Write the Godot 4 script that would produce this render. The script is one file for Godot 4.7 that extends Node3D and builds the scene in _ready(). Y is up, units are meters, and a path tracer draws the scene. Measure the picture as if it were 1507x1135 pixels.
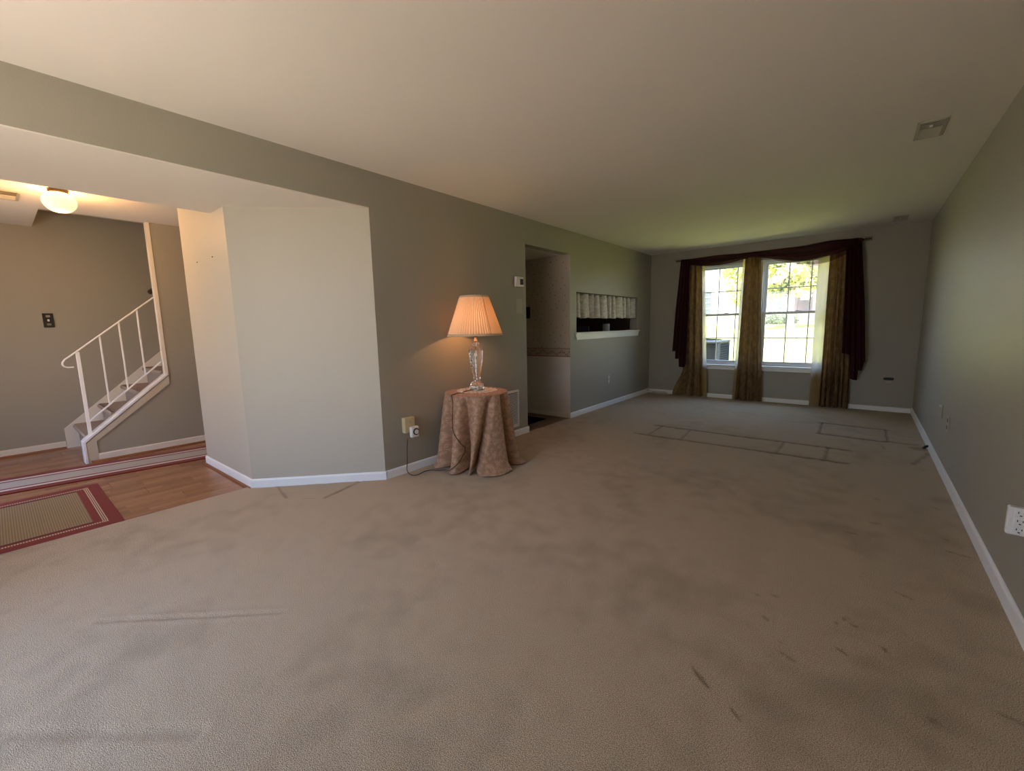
extends Node3D

# ------------------------------------------------------------------ geometry collector
class G:
	var v := PackedVector3Array()
	var n := PackedVector3Array()
	var u := PackedVector2Array()
	func tri(a: Vector3, b: Vector3, c: Vector3, na: Vector3, nb: Vector3, nc: Vector3, ua := Vector2.ZERO, ub := Vector2.ZERO, uc := Vector2.ZERO) -> void:
		if (b - a).cross(c - a).dot(na + nb + nc) > 0.0:
			v.append_array([a, c, b]); n.append_array([na, nc, nb]); u.append_array([ua, uc, ub])
		else:
			v.append_array([a, b, c]); n.append_array([na, nb, nc]); u.append_array([ua, ub, uc])
	func quad(a: Vector3, b: Vector3, c: Vector3, d: Vector3, nn: Vector3, uv := []) -> void:
		if uv.is_empty():
			var ax := (b - a).normalized(); var ay := (d - a).normalized()
			uv = [Vector2.ZERO, Vector2((b - a).dot(ax), (b - a).dot(ay)), Vector2((c - a).dot(ax), (c - a).dot(ay)), Vector2((d - a).dot(ax), (d - a).dot(ay))]
		tri(a, b, c, nn, nn, nn, uv[0], uv[1], uv[2])
		tri(a, c, d, nn, nn, nn, uv[0], uv[2], uv[3])
	func flat(a: Vector3, b: Vector3, c: Vector3, away: Vector3) -> void:
		var nn := (b - a).cross(c - a).normalized()
		if nn.dot(away) < 0.0:
			nn = -nn
		tri(a, b, c, nn, nn, nn, Vector2(a.x + a.z, a.y), Vector2(b.x + b.z, b.y), Vector2(c.x + c.z, c.y))
	# box with chamfered edges, in any frame
	func obox(t: Transform3D, size: Vector3, bev := 0.0) -> G:
		var h := size * 0.5
		var b := minf(bev, minf(h.x, minf(h.y, h.z)) * 0.9)
		var ax := [Vector3.RIGHT, Vector3.UP, Vector3.BACK]
		for i in 3:
			var j := (i + 1) % 3; var k := (i + 2) % 3
			for s in [-1.0, 1.0]:
				var nn: Vector3 = t.basis * (ax[i] * s)
				var c: Vector3 = ax[i] * s * h[i]
				var p: Vector3 = ax[j] * (h[j] - b); var q: Vector3 = ax[k] * (h[k] - b)
				quad(t * (c - p - q), t * (c + p - q), t * (c + p + q), t * (c - p + q), nn.normalized())
		if b > 0.0:
			for i in 3:
				var j := (i + 1) % 3; var k := (i + 2) % 3
				for s in [-1.0, 1.0]:
					for r in [-1.0, 1.0]:
						var nn: Vector3 = (t.basis * (ax[i] * s + ax[j] * r)).normalized()
						var l: Vector3 = ax[k] * (h[k] - b)
						var p: Vector3 = ax[i] * s * h[i] + ax[j] * r * (h[j] - b)
						var q: Vector3 = ax[i] * s * (h[i] - b) + ax[j] * r * h[j]
						quad(t * (p - l), t * (q - l), t * (q + l), t * (p + l), nn)
			for s in [-1.0, 1.0]:
				for r in [-1.0, 1.0]:
					for w in [-1.0, 1.0]:
						var m := Vector3(s, r, w)
						var p := Vector3(h.x * s, (h.y - b) * r, (h.z - b) * w); var q := Vector3((h.x - b) * s, h.y * r, (h.z - b) * w); var o := Vector3((h.x - b) * s, (h.y - b) * r, h.z * w)
						flat(t * p, t * q, t * o, t.basis * m)
		return self
	func box(lo: Vector3, hi: Vector3, bev := 0.0) -> G:
		return obox(Transform3D(Basis(), (lo + hi) * 0.5), hi - lo, bev)
	# bar of rectangular section between two points
	func bar(a: Vector3, b: Vector3, w: float, h: float, bev := 0.0, up := Vector3.UP) -> G:
		var z := (b - a).normalized()
		var x := up.cross(z).normalized() if absf(up.dot(z)) < 0.99 else Vector3.RIGHT
		return obox(Transform3D(Basis(x, z.cross(x), z), (a + b) * 0.5), Vector3(w, h, a.distance_to(b)), bev)
	func tube(p: PackedVector3Array, r, sides := 8, caps := true) -> G:
		var rings := []
		var side := Vector3.RIGHT
		for i in p.size():
			var d := (p[mini(i + 1, p.size() - 1)] - p[maxi(i - 1, 0)]).normalized()
			if i == 0:
				side = d.cross(Vector3.UP if absf(d.y) < 0.9 else Vector3.RIGHT).normalized()
			side = (side - d * side.dot(d)).normalized()
			var up := d.cross(side)
			var ring := []
			for k in sides + 1:
				var a := TAU * k / sides
				ring.append(side * cos(a) + up * sin(a))
			rings.append(ring)
		for i in p.size() - 1:
			var ra: float = r[i] if r is Array else r
			var rb: float = r[i + 1] if r is Array else r
			for k in sides:
				var a0: Vector3 = rings[i][k]; var a1: Vector3 = rings[i][k + 1]; var b0: Vector3 = rings[i + 1][k]; var b1: Vector3 = rings[i + 1][k + 1]
				tri(p[i] + a0 * ra, p[i] + a1 * ra, p[i + 1] + b1 * rb, a0, a1, b1)
				tri(p[i] + a0 * ra, p[i + 1] + b1 * rb, p[i + 1] + b0 * rb, a0, b1, b0)
		if caps:
			for e in [0, p.size() - 1]:
				var rr: float = r[e] if r is Array else r
				var d: Vector3 = (p[0] - p[1]) if e == 0 else (p[e] - p[e - 1])
				for k in sides:
					flat(p[e], p[e] + rings[e][k] * rr, p[e] + rings[e][k + 1] * rr, d)
		return self
	# turned profile of (radius, height); flute(angle, height) scales the radius
	func lathe(prof: Array, segs: int, c: Vector3, flute = null, faceted := false) -> G:
		var pts := []
		for q in prof:
			var ring := []
			for k in segs + 1:
				var a := TAU * k / segs
				var rr: float = q.x * (flute.call(a, q.y) if flute != null else 1.0)
				ring.append(c + Vector3(cos(a) * rr, q.y, sin(a) * rr))
			pts.append(ring)
		for i in prof.size() - 1:
			var dr: float = prof[i + 1].x - prof[i].x; var dy: float = prof[i + 1].y - prof[i].y
			var sgn := 1.0
			var sl := Vector2(dy, -dr).normalized() * sgn
			for k in segs:
				var a0 := TAU * k / segs; var a1 := TAU * (k + 1) / segs
				var n0 := Vector3(cos(a0) * sl.x, sl.y, sin(a0) * sl.x); var n1 := Vector3(cos(a1) * sl.x, sl.y, sin(a1) * sl.x)
				if faceted:
					var fn: Vector3 = (pts[i][k + 1] - pts[i][k] + pts[i + 1][k + 1] - pts[i + 1][k]).cross(pts[i + 1][k] - pts[i][k] + pts[i + 1][k + 1] - pts[i][k + 1]).normalized()
					if fn.dot(n0 + n1) < 0.0: fn = -fn
					n0 = fn; n1 = fn
				var f0 := float(k) / segs; var f1 := float(k + 1) / segs
				tri(pts[i][k], pts[i][k + 1], pts[i + 1][k + 1], n0, n1, n1, Vector2(f0, prof[i].y), Vector2(f1, prof[i].y), Vector2(f1, prof[i + 1].y))
				tri(pts[i][k], pts[i + 1][k + 1], pts[i + 1][k], n0, n1, n0, Vector2(f0, prof[i].y), Vector2(f1, prof[i + 1].y), Vector2(f0, prof[i + 1].y))
		return self
	# smooth sheet: f(u, v) -> point
	func grid(nu: int, nv: int, f: Callable, uvs := Vector2.ONE, toward := Vector3.ZERO) -> G:
		var p := []
		for j in nv + 1:
			var row := PackedVector3Array()
			for i in nu + 1:
				row.append(f.call(float(i) / nu, float(j) / nv))
			p.append(row)
		var nn := []
		for j in nv + 1:
			var row := PackedVector3Array()
			for i in nu + 1:
				var i0 := maxi(i - 1, 0); var i1 := mini(i + 1, nu)
				var du: Vector3 = p[j][i1] - p[j][i0]
				if (p[j][0] as Vector3).distance_to(p[j][nu]) < 1e-5 and (i == 0 or i == nu):
					du = p[j][1] - p[j][nu - 1]
				var dv: Vector3 = p[mini(j + 1, nv)][i] - p[maxi(j - 1, 0)][i]
				var m := du.cross(dv).normalized()
				if toward != Vector3.ZERO and m.dot(toward) < 0.0: m = -m
				row.append(m)
			nn.append(row)
		for j in nv:
			for i in nu:
				var a := Vector2(float(i) / nu, float(j) / nv) * uvs; var c := Vector2(float(i + 1) / nu, float(j + 1) / nv) * uvs
				tri(p[j][i], p[j][i + 1], p[j + 1][i + 1], nn[j][i], nn[j][i + 1], nn[j + 1][i + 1], a, Vector2(c.x, a.y), c)
				tri(p[j][i], p[j + 1][i + 1], p[j + 1][i], nn[j][i], nn[j + 1][i + 1], nn[j + 1][i], a, c, Vector2(a.x, c.y))
		return self
	# upright prism over a convex outline of (x, z)
	func prism(poly: Array, y0: float, y1: float) -> G:
		var c := Vector2.ZERO
		for q in poly: c += q
		c /= poly.size()
		for i in poly.size():
			var a: Vector2 = poly[i]; var b: Vector2 = poly[(i + 1) % poly.size()]
			var o := Vector2((b - a).y, -(b - a).x).normalized()
			if o.dot((a + b) * 0.5 - c) < 0.0: o = -o
			quad(Vector3(a.x, y0, a.y), Vector3(b.x, y0, b.y), Vector3(b.x, y1, b.y), Vector3(a.x, y1, a.y), Vector3(o.x, 0, o.y))
			flat(Vector3(a.x, y1, a.y), Vector3(b.x, y1, b.y), Vector3(c.x, y1, c.y), Vector3.UP)
			flat(Vector3(a.x, y0, a.y), Vector3(b.x, y0, b.y), Vector3(c.x, y0, c.y), Vector3.DOWN)
		return self
	# a convex outline in the (z, y) plane, drawn out along x
	func slab_x(poly: Array, x0: float, x1: float) -> G:
		var c := Vector2.ZERO
		for q in poly: c += q
		c /= poly.size()
		for i in poly.size():
			var a: Vector2 = poly[i]; var b: Vector2 = poly[(i + 1) % poly.size()]
			var o := Vector2((b - a).y, -(b - a).x).normalized()
			if o.dot((a + b) * 0.5 - c) < 0.0: o = -o
			quad(Vector3(x0, a.y, a.x), Vector3(x0, b.y, b.x), Vector3(x1, b.y, b.x), Vector3(x1, a.y, a.x), Vector3(0, o.y, o.x))
			flat(Vector3(x1, a.y, a.x), Vector3(x1, b.y, b.x), Vector3(x1, c.y, c.x), Vector3.RIGHT)
			flat(Vector3(x0, a.y, a.x), Vector3(x0, b.y, b.x), Vector3(x0, c.y, c.x), Vector3.LEFT)
		return self
	func mesh(shift := Vector3.ZERO) -> ArrayMesh:
		var a := []
		a.resize(Mesh.ARRAY_MAX)
		var w := v.duplicate()
		for i in w.size(): w[i] -= shift
		a[Mesh.ARRAY_VERTEX] = w; a[Mesh.ARRAY_NORMAL] = n; a[Mesh.ARRAY_TEX_UV] = u
		var m := ArrayMesh.new()
		m.add_surface_from_arrays(Mesh.PRIMITIVE_TRIANGLES, a)
		return m
	func base() -> Vector3:
		var lo := v[0]; var hi := v[0]
		for p in v:
			lo = lo.min(p); hi = hi.max(p)
		return Vector3((lo.x + hi.x) * 0.5, lo.y, (lo.z + hi.z) * 0.5)

var M := {}
var rng := RandomNumberGenerator.new()
const XL := -3.003
const XR := 0.554
const ZF := -7.58
const ZN := 0.9
const H := 2.44
const HB := 2.165     # soffit
const HF := 2.40      # entry hall ceiling
const XS := -5.85     # stair wall face
const XE := -6.88     # entry far wall

# ------------------------------------------------------------------ node helpers
func origin_of(o: Node) -> Vector3:
	var p := Vector3.ZERO
	while o is Node3D and o != self:
		p += (o as Node3D).position
		o = o.get_parent()
	return p

func obj(called: String, g: G, m: Material, parent: Node = self) -> MeshInstance3D:
	var o := MeshInstance3D.new()
	o.name = called
	var at := g.base() if parent == self else origin_of(parent)
	o.mesh = g.mesh(at)
	o.material_override = m
	parent.add_child(o, true)
	if parent == self: o.position = at
	return o

func struct(called: String, g: G, m: Material, parent: Node = self) -> MeshInstance3D:
	var o := obj(called, g, m, parent)
	if parent == self: o.set_meta("kind", "structure")
	return o

func tag(o: Node, label: String, category := "", group := "") -> void:
	o.set_meta("label", label)
	if category != "": o.set_meta("category", category)
	if group != "": o.set_meta("group", group)

func thing(called: String, label: String, category: String, at: Vector3, group := "") -> Node3D:
	var o := Node3D.new()
	o.name = called
	add_child(o, true)
	o.position = at
	tag(o, label, category, group)
	return o

func stuff(o: Node) -> Node:
	o.set_meta("kind", "stuff")
	return o

# ------------------------------------------------------------------ materials
func c8(r: int, g: int, b: int, a := 1.0) -> Color:
	return Color(r / 255.0, g / 255.0, b / 255.0, a)

func mat(called: String, c: Color, rough := 0.6, spec := 0.5) -> StandardMaterial3D:
	var m := StandardMaterial3D.new()
	m.resource_name = called
	m.albedo_color = c
	m.roughness = rough
	m.metallic_specular = spec
	M[called] = m
	return m

func noise_img(size: int, freq: float, seed_: int, oct := 4) -> Image:
	var f := FastNoiseLite.new()
	f.seed = seed_; f.frequency = freq; f.noise_type = FastNoiseLite.TYPE_SIMPLEX_SMOOTH
	f.fractal_octaves = oct
	return f.get_seamless_image(size, size)

func tex(im: Image) -> ImageTexture:
	return ImageTexture.create_from_image(im)

func bump(m: StandardMaterial3D, im: Image, strength: float, scale_ := 1.0) -> void:
	var b: Image = im.duplicate()
	b.convert(Image.FORMAT_RGBA8)
	b.bump_map_to_normal_map(strength)
	m.normal_enabled = true
	m.normal_texture = tex(b)
	m.normal_scale = scale_

func triplanar(m: StandardMaterial3D, s: float, world := true) -> void:
	m.uv1_triplanar = true
	m.uv1_world_triplanar = world
	m.uv1_scale = Vector3.ONE * s

func tint_map(im: Image, lo: Color, hi: Color, k := 1.0) -> Image:
	var w := im.get_width(); var h := im.get_height()
	var o := Image.create(w, h, false, Image.FORMAT_RGB8)
	for y in h:
		for x in w:
			var t := clampf((im.get_pixel(x, y).r - 0.5) * k + 0.5, 0.0, 1.0)
			o.set_pixel(x, y, lo.lerp(hi, t))
	return o

func damask(size: int, seed_: int) -> Image:
	# woven scrolls: a warped field cut at a level, 1 where the satin shows
	var f := FastNoiseLite.new()
	f.seed = seed_; f.noise_type = FastNoiseLite.TYPE_SIMPLEX_SMOOTH; f.frequency = 5.0 / size; f.fractal_octaves = 2
	f.domain_warp_enabled = true; f.domain_warp_amplitude = size * 0.12; f.domain_warp_frequency = 6.0 / size
	var im := f.get_seamless_image(size, size)
	var o := Image.create(size, size, false, Image.FORMAT_L8)
	for y in size:
		for x in size:
			var t := im.get_pixel(x, y).r
			var s := smoothstep(0.48, 0.53, t) - smoothstep(0.60, 0.64, t) * 0.8 + smoothstep(0.72, 0.76, t) * 0.8
			o.set_pixel(x, y, Color(s, s, s))
	return o

func make_materials() -> void:
	var fine := noise_img(256, 0.06, 11, 4)
	var paint := mat("wall_paint", c8(160, 154, 138), 0.48, 0.5)
	bump(paint, fine, 1.2, 0.35); triplanar(paint, 5.0)
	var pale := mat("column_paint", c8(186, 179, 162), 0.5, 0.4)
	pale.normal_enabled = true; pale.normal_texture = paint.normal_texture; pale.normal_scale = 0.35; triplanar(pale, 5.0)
	var ceil_ := mat("ceiling_paint", c8(226, 218, 207), 0.85, 0.3)
	ceil_.normal_enabled = true; ceil_.normal_texture = paint.normal_texture; ceil_.normal_scale = 0.12; triplanar(ceil_, 3.0)
	mat("trim_white", c8(240, 239, 236), 0.35)
	mat("trim_cream", c8(226, 219, 204), 0.4)
	mat("stringer_paint", c8(196, 186, 166), 0.4)
	mat("vinyl", c8(225, 230, 236), 0.35)
	mat("plastic_white", c8(228, 226, 220), 0.4)
	mat("plastic_almond", c8(196, 182, 140), 0.4)
	mat("black", c8(16, 15, 14), 0.5)
	mat("dark_grey", c8(52, 52, 50), 0.5)
	mat("screen", c8(38, 44, 38), 0.2)
	mat("vent_paint", c8(176, 171, 152), 0.5)
	mat("vent_white", c8(214, 210, 202), 0.5)
	var brass := mat("antique_brass", c8(74, 60, 40), 0.45); brass.metallic = 0.9
	var chrome := mat("silver_metal", c8(205, 200, 190), 0.2); chrome.metallic = 1.0
	mat("cord_brown", c8(74, 52, 34), 0.5)
	mat("cable_white", c8(214, 208, 190), 0.5)
	# carpet
	var pile := noise_img(512, 0.23, 3, 3)
	var carpet := mat("carpet", c8(255, 255, 255), 0.97, 0.1)
	carpet.albedo_texture = tex(tint_map(pile, c8(140, 120, 94), c8(224, 202, 170), 2.4))
	carpet.vertex_color_use_as_albedo = true
	bump(carpet, pile, 4.0, 0.7)
	carpet.uv1_scale = Vector3(2.2, 2.2, 1)
	carpet.rim_enabled = true; carpet.rim = 0.25; carpet.rim_tint = 0.8
	var stair := mat("stair_carpet", c8(190, 174, 160), 0.97, 0.1)
	stair.normal_enabled = true; stair.normal_texture = carpet.normal_texture; triplanar(stair, 3.0)
	# laminate: three-strip boards with stretched grain
	var gr := FastNoiseLite.new()
	gr.seed = 5; gr.frequency = 0.02; gr.fractal_octaves = 5
	var wood := Image.create(1024, 256, false, Image.FORMAT_RGB8)
	for y in 256:
		var strip := y * 3 / 256
		for x in 1024:
			var cut := int((x + strip * 340) / 512.0)
			var tone := fposmod(sin((strip * 7 + cut * 3) * 12.9898) * 43758.5453, 1.0)
			var t := gr.get_noise_2d(x * 0.35 + cut * 90 + strip * 400, y * 5.0) * 0.5 + 0.5
			var g2 := gr.get_noise_2d(x * 0.9, y * 24.0 + 900.0) * 0.5 + 0.5
			var k := clampf(t * 0.6 + g2 * 0.25 + tone * 0.3 - 0.05, 0.0, 1.0)
			var c := c8(122, 82, 56).lerp(c8(184, 138, 102), k)
			if absi(y - int((strip + 0.5) * 256 / 3.0)) > 41: c = c.darkened(0.25)
			wood.set_pixel(x, y, c)
	var lam := mat("laminate", Color.WHITE, 0.26)
	lam.albedo_texture = tex(wood)
	mat("wood_trim", c8(134, 84, 50), 0.4)
	mat("dark_wood", c8(62, 38, 22), 0.45)
	mat("kitchen_vinyl", c8(112, 88, 64), 0.5)
	mat("kitchen_wall", c8(150, 128, 96), 0.7)
	# cloths
	var dam := damask(512, 21)
	var cloth := mat("tan_damask", Color.WHITE, 0.55, 0.4)
	cloth.albedo_texture = tex(tint_map(dam, c8(160, 124, 95), c8(184, 147, 117)))
	cloth.roughness_texture = tex(tint_map(dam, Color(0.8, 0.8, 0.8), Color(0.42, 0.42, 0.42)))
	cloth.roughness = 1.0
	cloth.rim_enabled = true; cloth.rim = 0.3; cloth.rim_tint = 0.6
	bump(cloth, dam, 2.0, 0.4)
	var gold := mat("gold_damask", Color.WHITE, 0.7, 0.3)
	gold.albedo_texture = tex(tint_map(dam, c8(122, 97, 66), c8(139, 114, 81)))
	gold.backlight_enabled = true; gold.backlight = Color(0.6, 0.56, 0.48)
	var sheer := mat("gold_sheer", c8(150, 122, 82, 0.95), 0.8, 0.2)
	sheer.transparency = BaseMaterial3D.TRANSPARENCY_ALPHA
	sheer.backlight_enabled = true; sheer.backlight = Color(0.8, 0.76, 0.66)
	var burg := mat("burgundy_voile", c8(58, 22, 28, 0.97), 0.8, 0.2)
	burg.transparency = BaseMaterial3D.TRANSPARENCY_ALPHA
	burg.backlight_enabled = true; burg.backlight = Color(0.12, 0.12, 0.12)
	var burg2 := mat("burgundy_single_layer", c8(88, 46, 50, 0.6), 0.8, 0.2)
	burg2.transparency = BaseMaterial3D.TRANSPARENCY_ALPHA
	var lace := noise_img(256, 0.03, 33, 3)
	var val := mat("valance_print", Color.WHITE, 0.85, 0.2)
	val.albedo_texture = tex(tint_map(lace, c8(206, 199, 188), c8(236, 231, 222), 1.6))
	val.backlight_enabled = true; val.backlight = Color(0.3, 0.3, 0.3)
	var doily := mat("lace", c8(250, 247, 240), 0.9, 0.2)
	var shade := mat("shade_pleats", c8(238, 206, 170), 0.85, 0.2)
	shade.backlight_enabled = true; shade.backlight = Color(0.6, 0.53, 0.45)
	mat("shade_trim", c8(214, 190, 160), 0.8, 0.2)
	var crystal := mat("crystal", Color(1, 1, 1, 0.02), 0.03)
	crystal.refraction_enabled = true; crystal.refraction_scale = 0.05
	var pane := mat("glass", Color(0.95, 0.98, 1.0, 0.04), 0.02)
	pane.transparency = BaseMaterial3D.TRANSPARENCY_ALPHA
	var bulb := mat("bulb_glow", c8(255, 214, 160), 0.5)
	bulb.emission_enabled = true; bulb.emission = c8(255, 190, 120); bulb.emission_energy_multiplier = 2.2
	var globe := mat("globe_glow", c8(255, 240, 205), 0.4)
	globe.emission_enabled = true; globe.emission = c8(255, 240, 188); globe.emission_energy_multiplier = 0.36
	# wallpaper: sprigs on cream
	var wp := Image.create(512, 512, false, Image.FORMAT_RGB8)
	wp.fill(c8(196, 182, 166))
	rng.seed = 77
	for i in 34:
		var cx := (i % 6) * 85 + (42 if (i / 6) % 2 else 0) + rng.randi_range(-30, 30); var cy := (i / 6) * 85 + rng.randi_range(-28, 28)
		for k in 9:
			var px := cx + rng.randi_range(-7, 7); var py := cy + rng.randi_range(-7, 7)
			wp.fill_rect(Rect2i(posmod(px, 508), posmod(py, 508), 4, 4), [c8(128, 82, 74), c8(104, 100, 80), c8(160, 124, 110)][k % 3])
	for i in 700:
		wp.fill_rect(Rect2i(rng.randi_range(0, 509), rng.randi_range(0, 509), 3, 3), c8(176, 152, 136))
	var wpm := mat("wallpaper", Color.WHITE, 0.7, 0.3)
	wpm.albedo_texture = tex(wp)
	var bd := Image.create(512, 64, false, Image.FORMAT_RGB8)
	bd.fill(c8(184, 166, 148))
	bd.fill_rect(Rect2i(0, 0, 512, 6), c8(164, 126, 112)); bd.fill_rect(Rect2i(0, 56, 512, 8), c8(164, 126, 112))
	for i in 512:
		var yy := int(31 + 11 * sin(i * TAU / 128.0))
		bd.fill_rect(Rect2i(i, yy, 1, 4), c8(156, 128, 110))
		if i % 22 == 0: bd.fill_rect(Rect2i(i, yy + rng.randi_range(-10, 8), 9, 9), [c8(140, 70, 66), c8(104, 98, 74)][(i / 22) % 2])
	var bdm := mat("wallpaper_border", Color.WHITE, 0.7, 0.3)
	bdm.albedo_texture = tex(bd)
	# rugs
	M["runner"] = rug(mat("runner", Color.WHITE, 0.95, 0.1), false)
	M["door_mat"] = rug(mat("door_mat", Color.WHITE, 0.95, 0.1), true)
	mat("rug_edge", c8(96, 34, 30), 0.95, 0.1)
	# outdoors
	var grass := mat("grass", Color.WHITE, 0.95, 0.1)
	grass.albedo_texture = tex(tint_map(noise_img(256, 0.05, 8, 5), c8(142, 148, 74), c8(182, 186, 100), 1.6)); triplanar(grass, 0.5)
	mat("concrete", c8(205, 194, 176), 0.9, 0.2)
	mat("siding", c8(226, 226, 224), 0.8, 0.2)
	mat("brick_red", c8(148, 118, 106), 0.9, 0.2)
	mat("roofing", c8(110, 108, 106), 0.9, 0.2)
	mat("bark", c8(190, 176, 166), 0.95, 0.1)
	var leaf := mat("leaf_yellow", c8(186, 186, 128), 0.8, 0.2)
	leaf.backlight_enabled = true; leaf.backlight = Color(0.5, 0.5, 0.3)
	var leaf2 := mat("leaf_green", c8(92, 108, 78), 0.8, 0.2)
	leaf2.backlight_enabled = true; leaf2.backlight = Color(0.35, 0.4, 0.25)
	mat("far_glass", c8(92, 100, 110), 0.15)
	mat("ac_grey", c8(62, 70, 80), 0.7, 0.15)
	mat("ac_dark", c8(24, 28, 34), 0.8, 0.1)
	mat("grey_paint", c8(150, 154, 156), 0.7)
	mat("black_enamel", c8(20, 19, 18), 0.85, 0.2)
	var dm := mat("dark_mat", c8(34, 30, 28), 0.95, 0.1)
	dm.albedo_texture = tex(tint_map(noise_img(128, 0.12, 9, 3), c8(120, 110, 100), c8(255, 250, 240), 5.0))
	mat("paper", c8(226, 222, 214), 0.9, 0.2)

func rug(m: StandardMaterial3D, framed: bool) -> StandardMaterial3D:
	var im := Image.create(1024 if framed else 512, 512, false, Image.FORMAT_RGB8)
	if framed:
		# u along the long side from the end that lies towards the stairs, v across
		var red := c8(124, 48, 30)
		im.fill(red)
		for x in range(92, 1024):
			for y in range(66, 446):
				var rib := 1.0 if (x / 4) % 2 == 0 else 0.84
				im.set_pixel(x, y, Color(0.60 * rib, 0.51 * rib, 0.36 * rib))
		for k in 3:
			im.fill_rect(Rect2i(46 + k * 7, 36, 4, 440), c8(186, 172, 142))
		for x in range(46, 1024):
			var w := c8(196, 180, 152) if (x / 4) % 2 == 0 else c8(140, 96, 80)
			im.fill_rect(Rect2i(x, 38, 1, 10), w); im.fill_rect(Rect2i(x, 464, 1, 10), w)
		im.fill_rect(Rect2i(92, 58, 932, 8), c8(84, 30, 26)); im.fill_rect(Rect2i(92, 446, 932, 8), c8(84, 30, 26))
	else:
		im.fill(c8(186, 176, 164))
		for x in 512:
			for y in 512:
				if (x / 3 + y / 3) % 2 == 0: im.set_pixel(x, y, c8(162, 153, 142))
		for q in [[0, 84, 0], [84, 42, 1], [126, 30, 0], [356, 30, 0], [386, 42, 1], [428, 84, 0]]:
			im.fill_rect(Rect2i(0, q[0], 512, q[1]), c8(206, 196, 182) if q[2] == 1 else c8(122, 48, 34))
	m.albedo_texture = tex(im)
	m.rim_enabled = true; m.rim = 0.2
	return m

# ------------------------------------------------------------------ scene
func _ready() -> void:
	var cam := Camera3D.new()
	cam.name = "camera"
	add_child(cam)
	cam.position = Vector3(0, 1.2373, 0)
	cam.rotation_degrees = Vector3(-7.798, 39.565, -1.226)
	cam.fov = 84.326
	cam.near = 0.03; cam.far = 300.0
	cam.current = true

	var env := Environment.new()
	var sky := Sky.new()
	var sm := ProceduralSkyMaterial.new()
	sm.sky_top_color = c8(146, 190, 255); sm.sky_horizon_color = c8(244, 246, 252); sm.sky_curve = 0.2
	sm.ground_bottom_color = c8(150, 150, 130); sm.ground_horizon_color = c8(190, 190, 180)
	sky.sky_material = sm
	env.background_mode = Environment.BG_SKY
	env.sky = sky
	env.background_energy_multiplier = 3.0
	env.tonemap_mode = Environment.TONE_MAPPER_LINEAR
	env.tonemap_exposure = 2.4
	env.sdfgi_enabled = true; env.ssao_enabled = true; env.ssil_enabled = true
	var we := WorldEnvironment.new()
	we.name = "world_environment"
	we.environment = env
	add_child(we)

	var sun := DirectionalLight3D.new()
	sun.name = "sun"
	add_child(sun)
	sun.look_at_from_position(Vector3(-0.24, 0.85, 0.285) * 50.0, Vector3.ZERO)
	sun.light_color = c8(255, 240, 216)
	sun.light_energy = 4.0
	sun.light_angular_distance = 0.6
	sun.shadow_enabled = true

	make_materials()
	build_shell()
	build_floors()
	build_windows()
	build_stairs()
	build_drapes()
	build_table_and_lamp()
	build_fittings()
	build_kitchen()
	build_outdoors()

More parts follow.
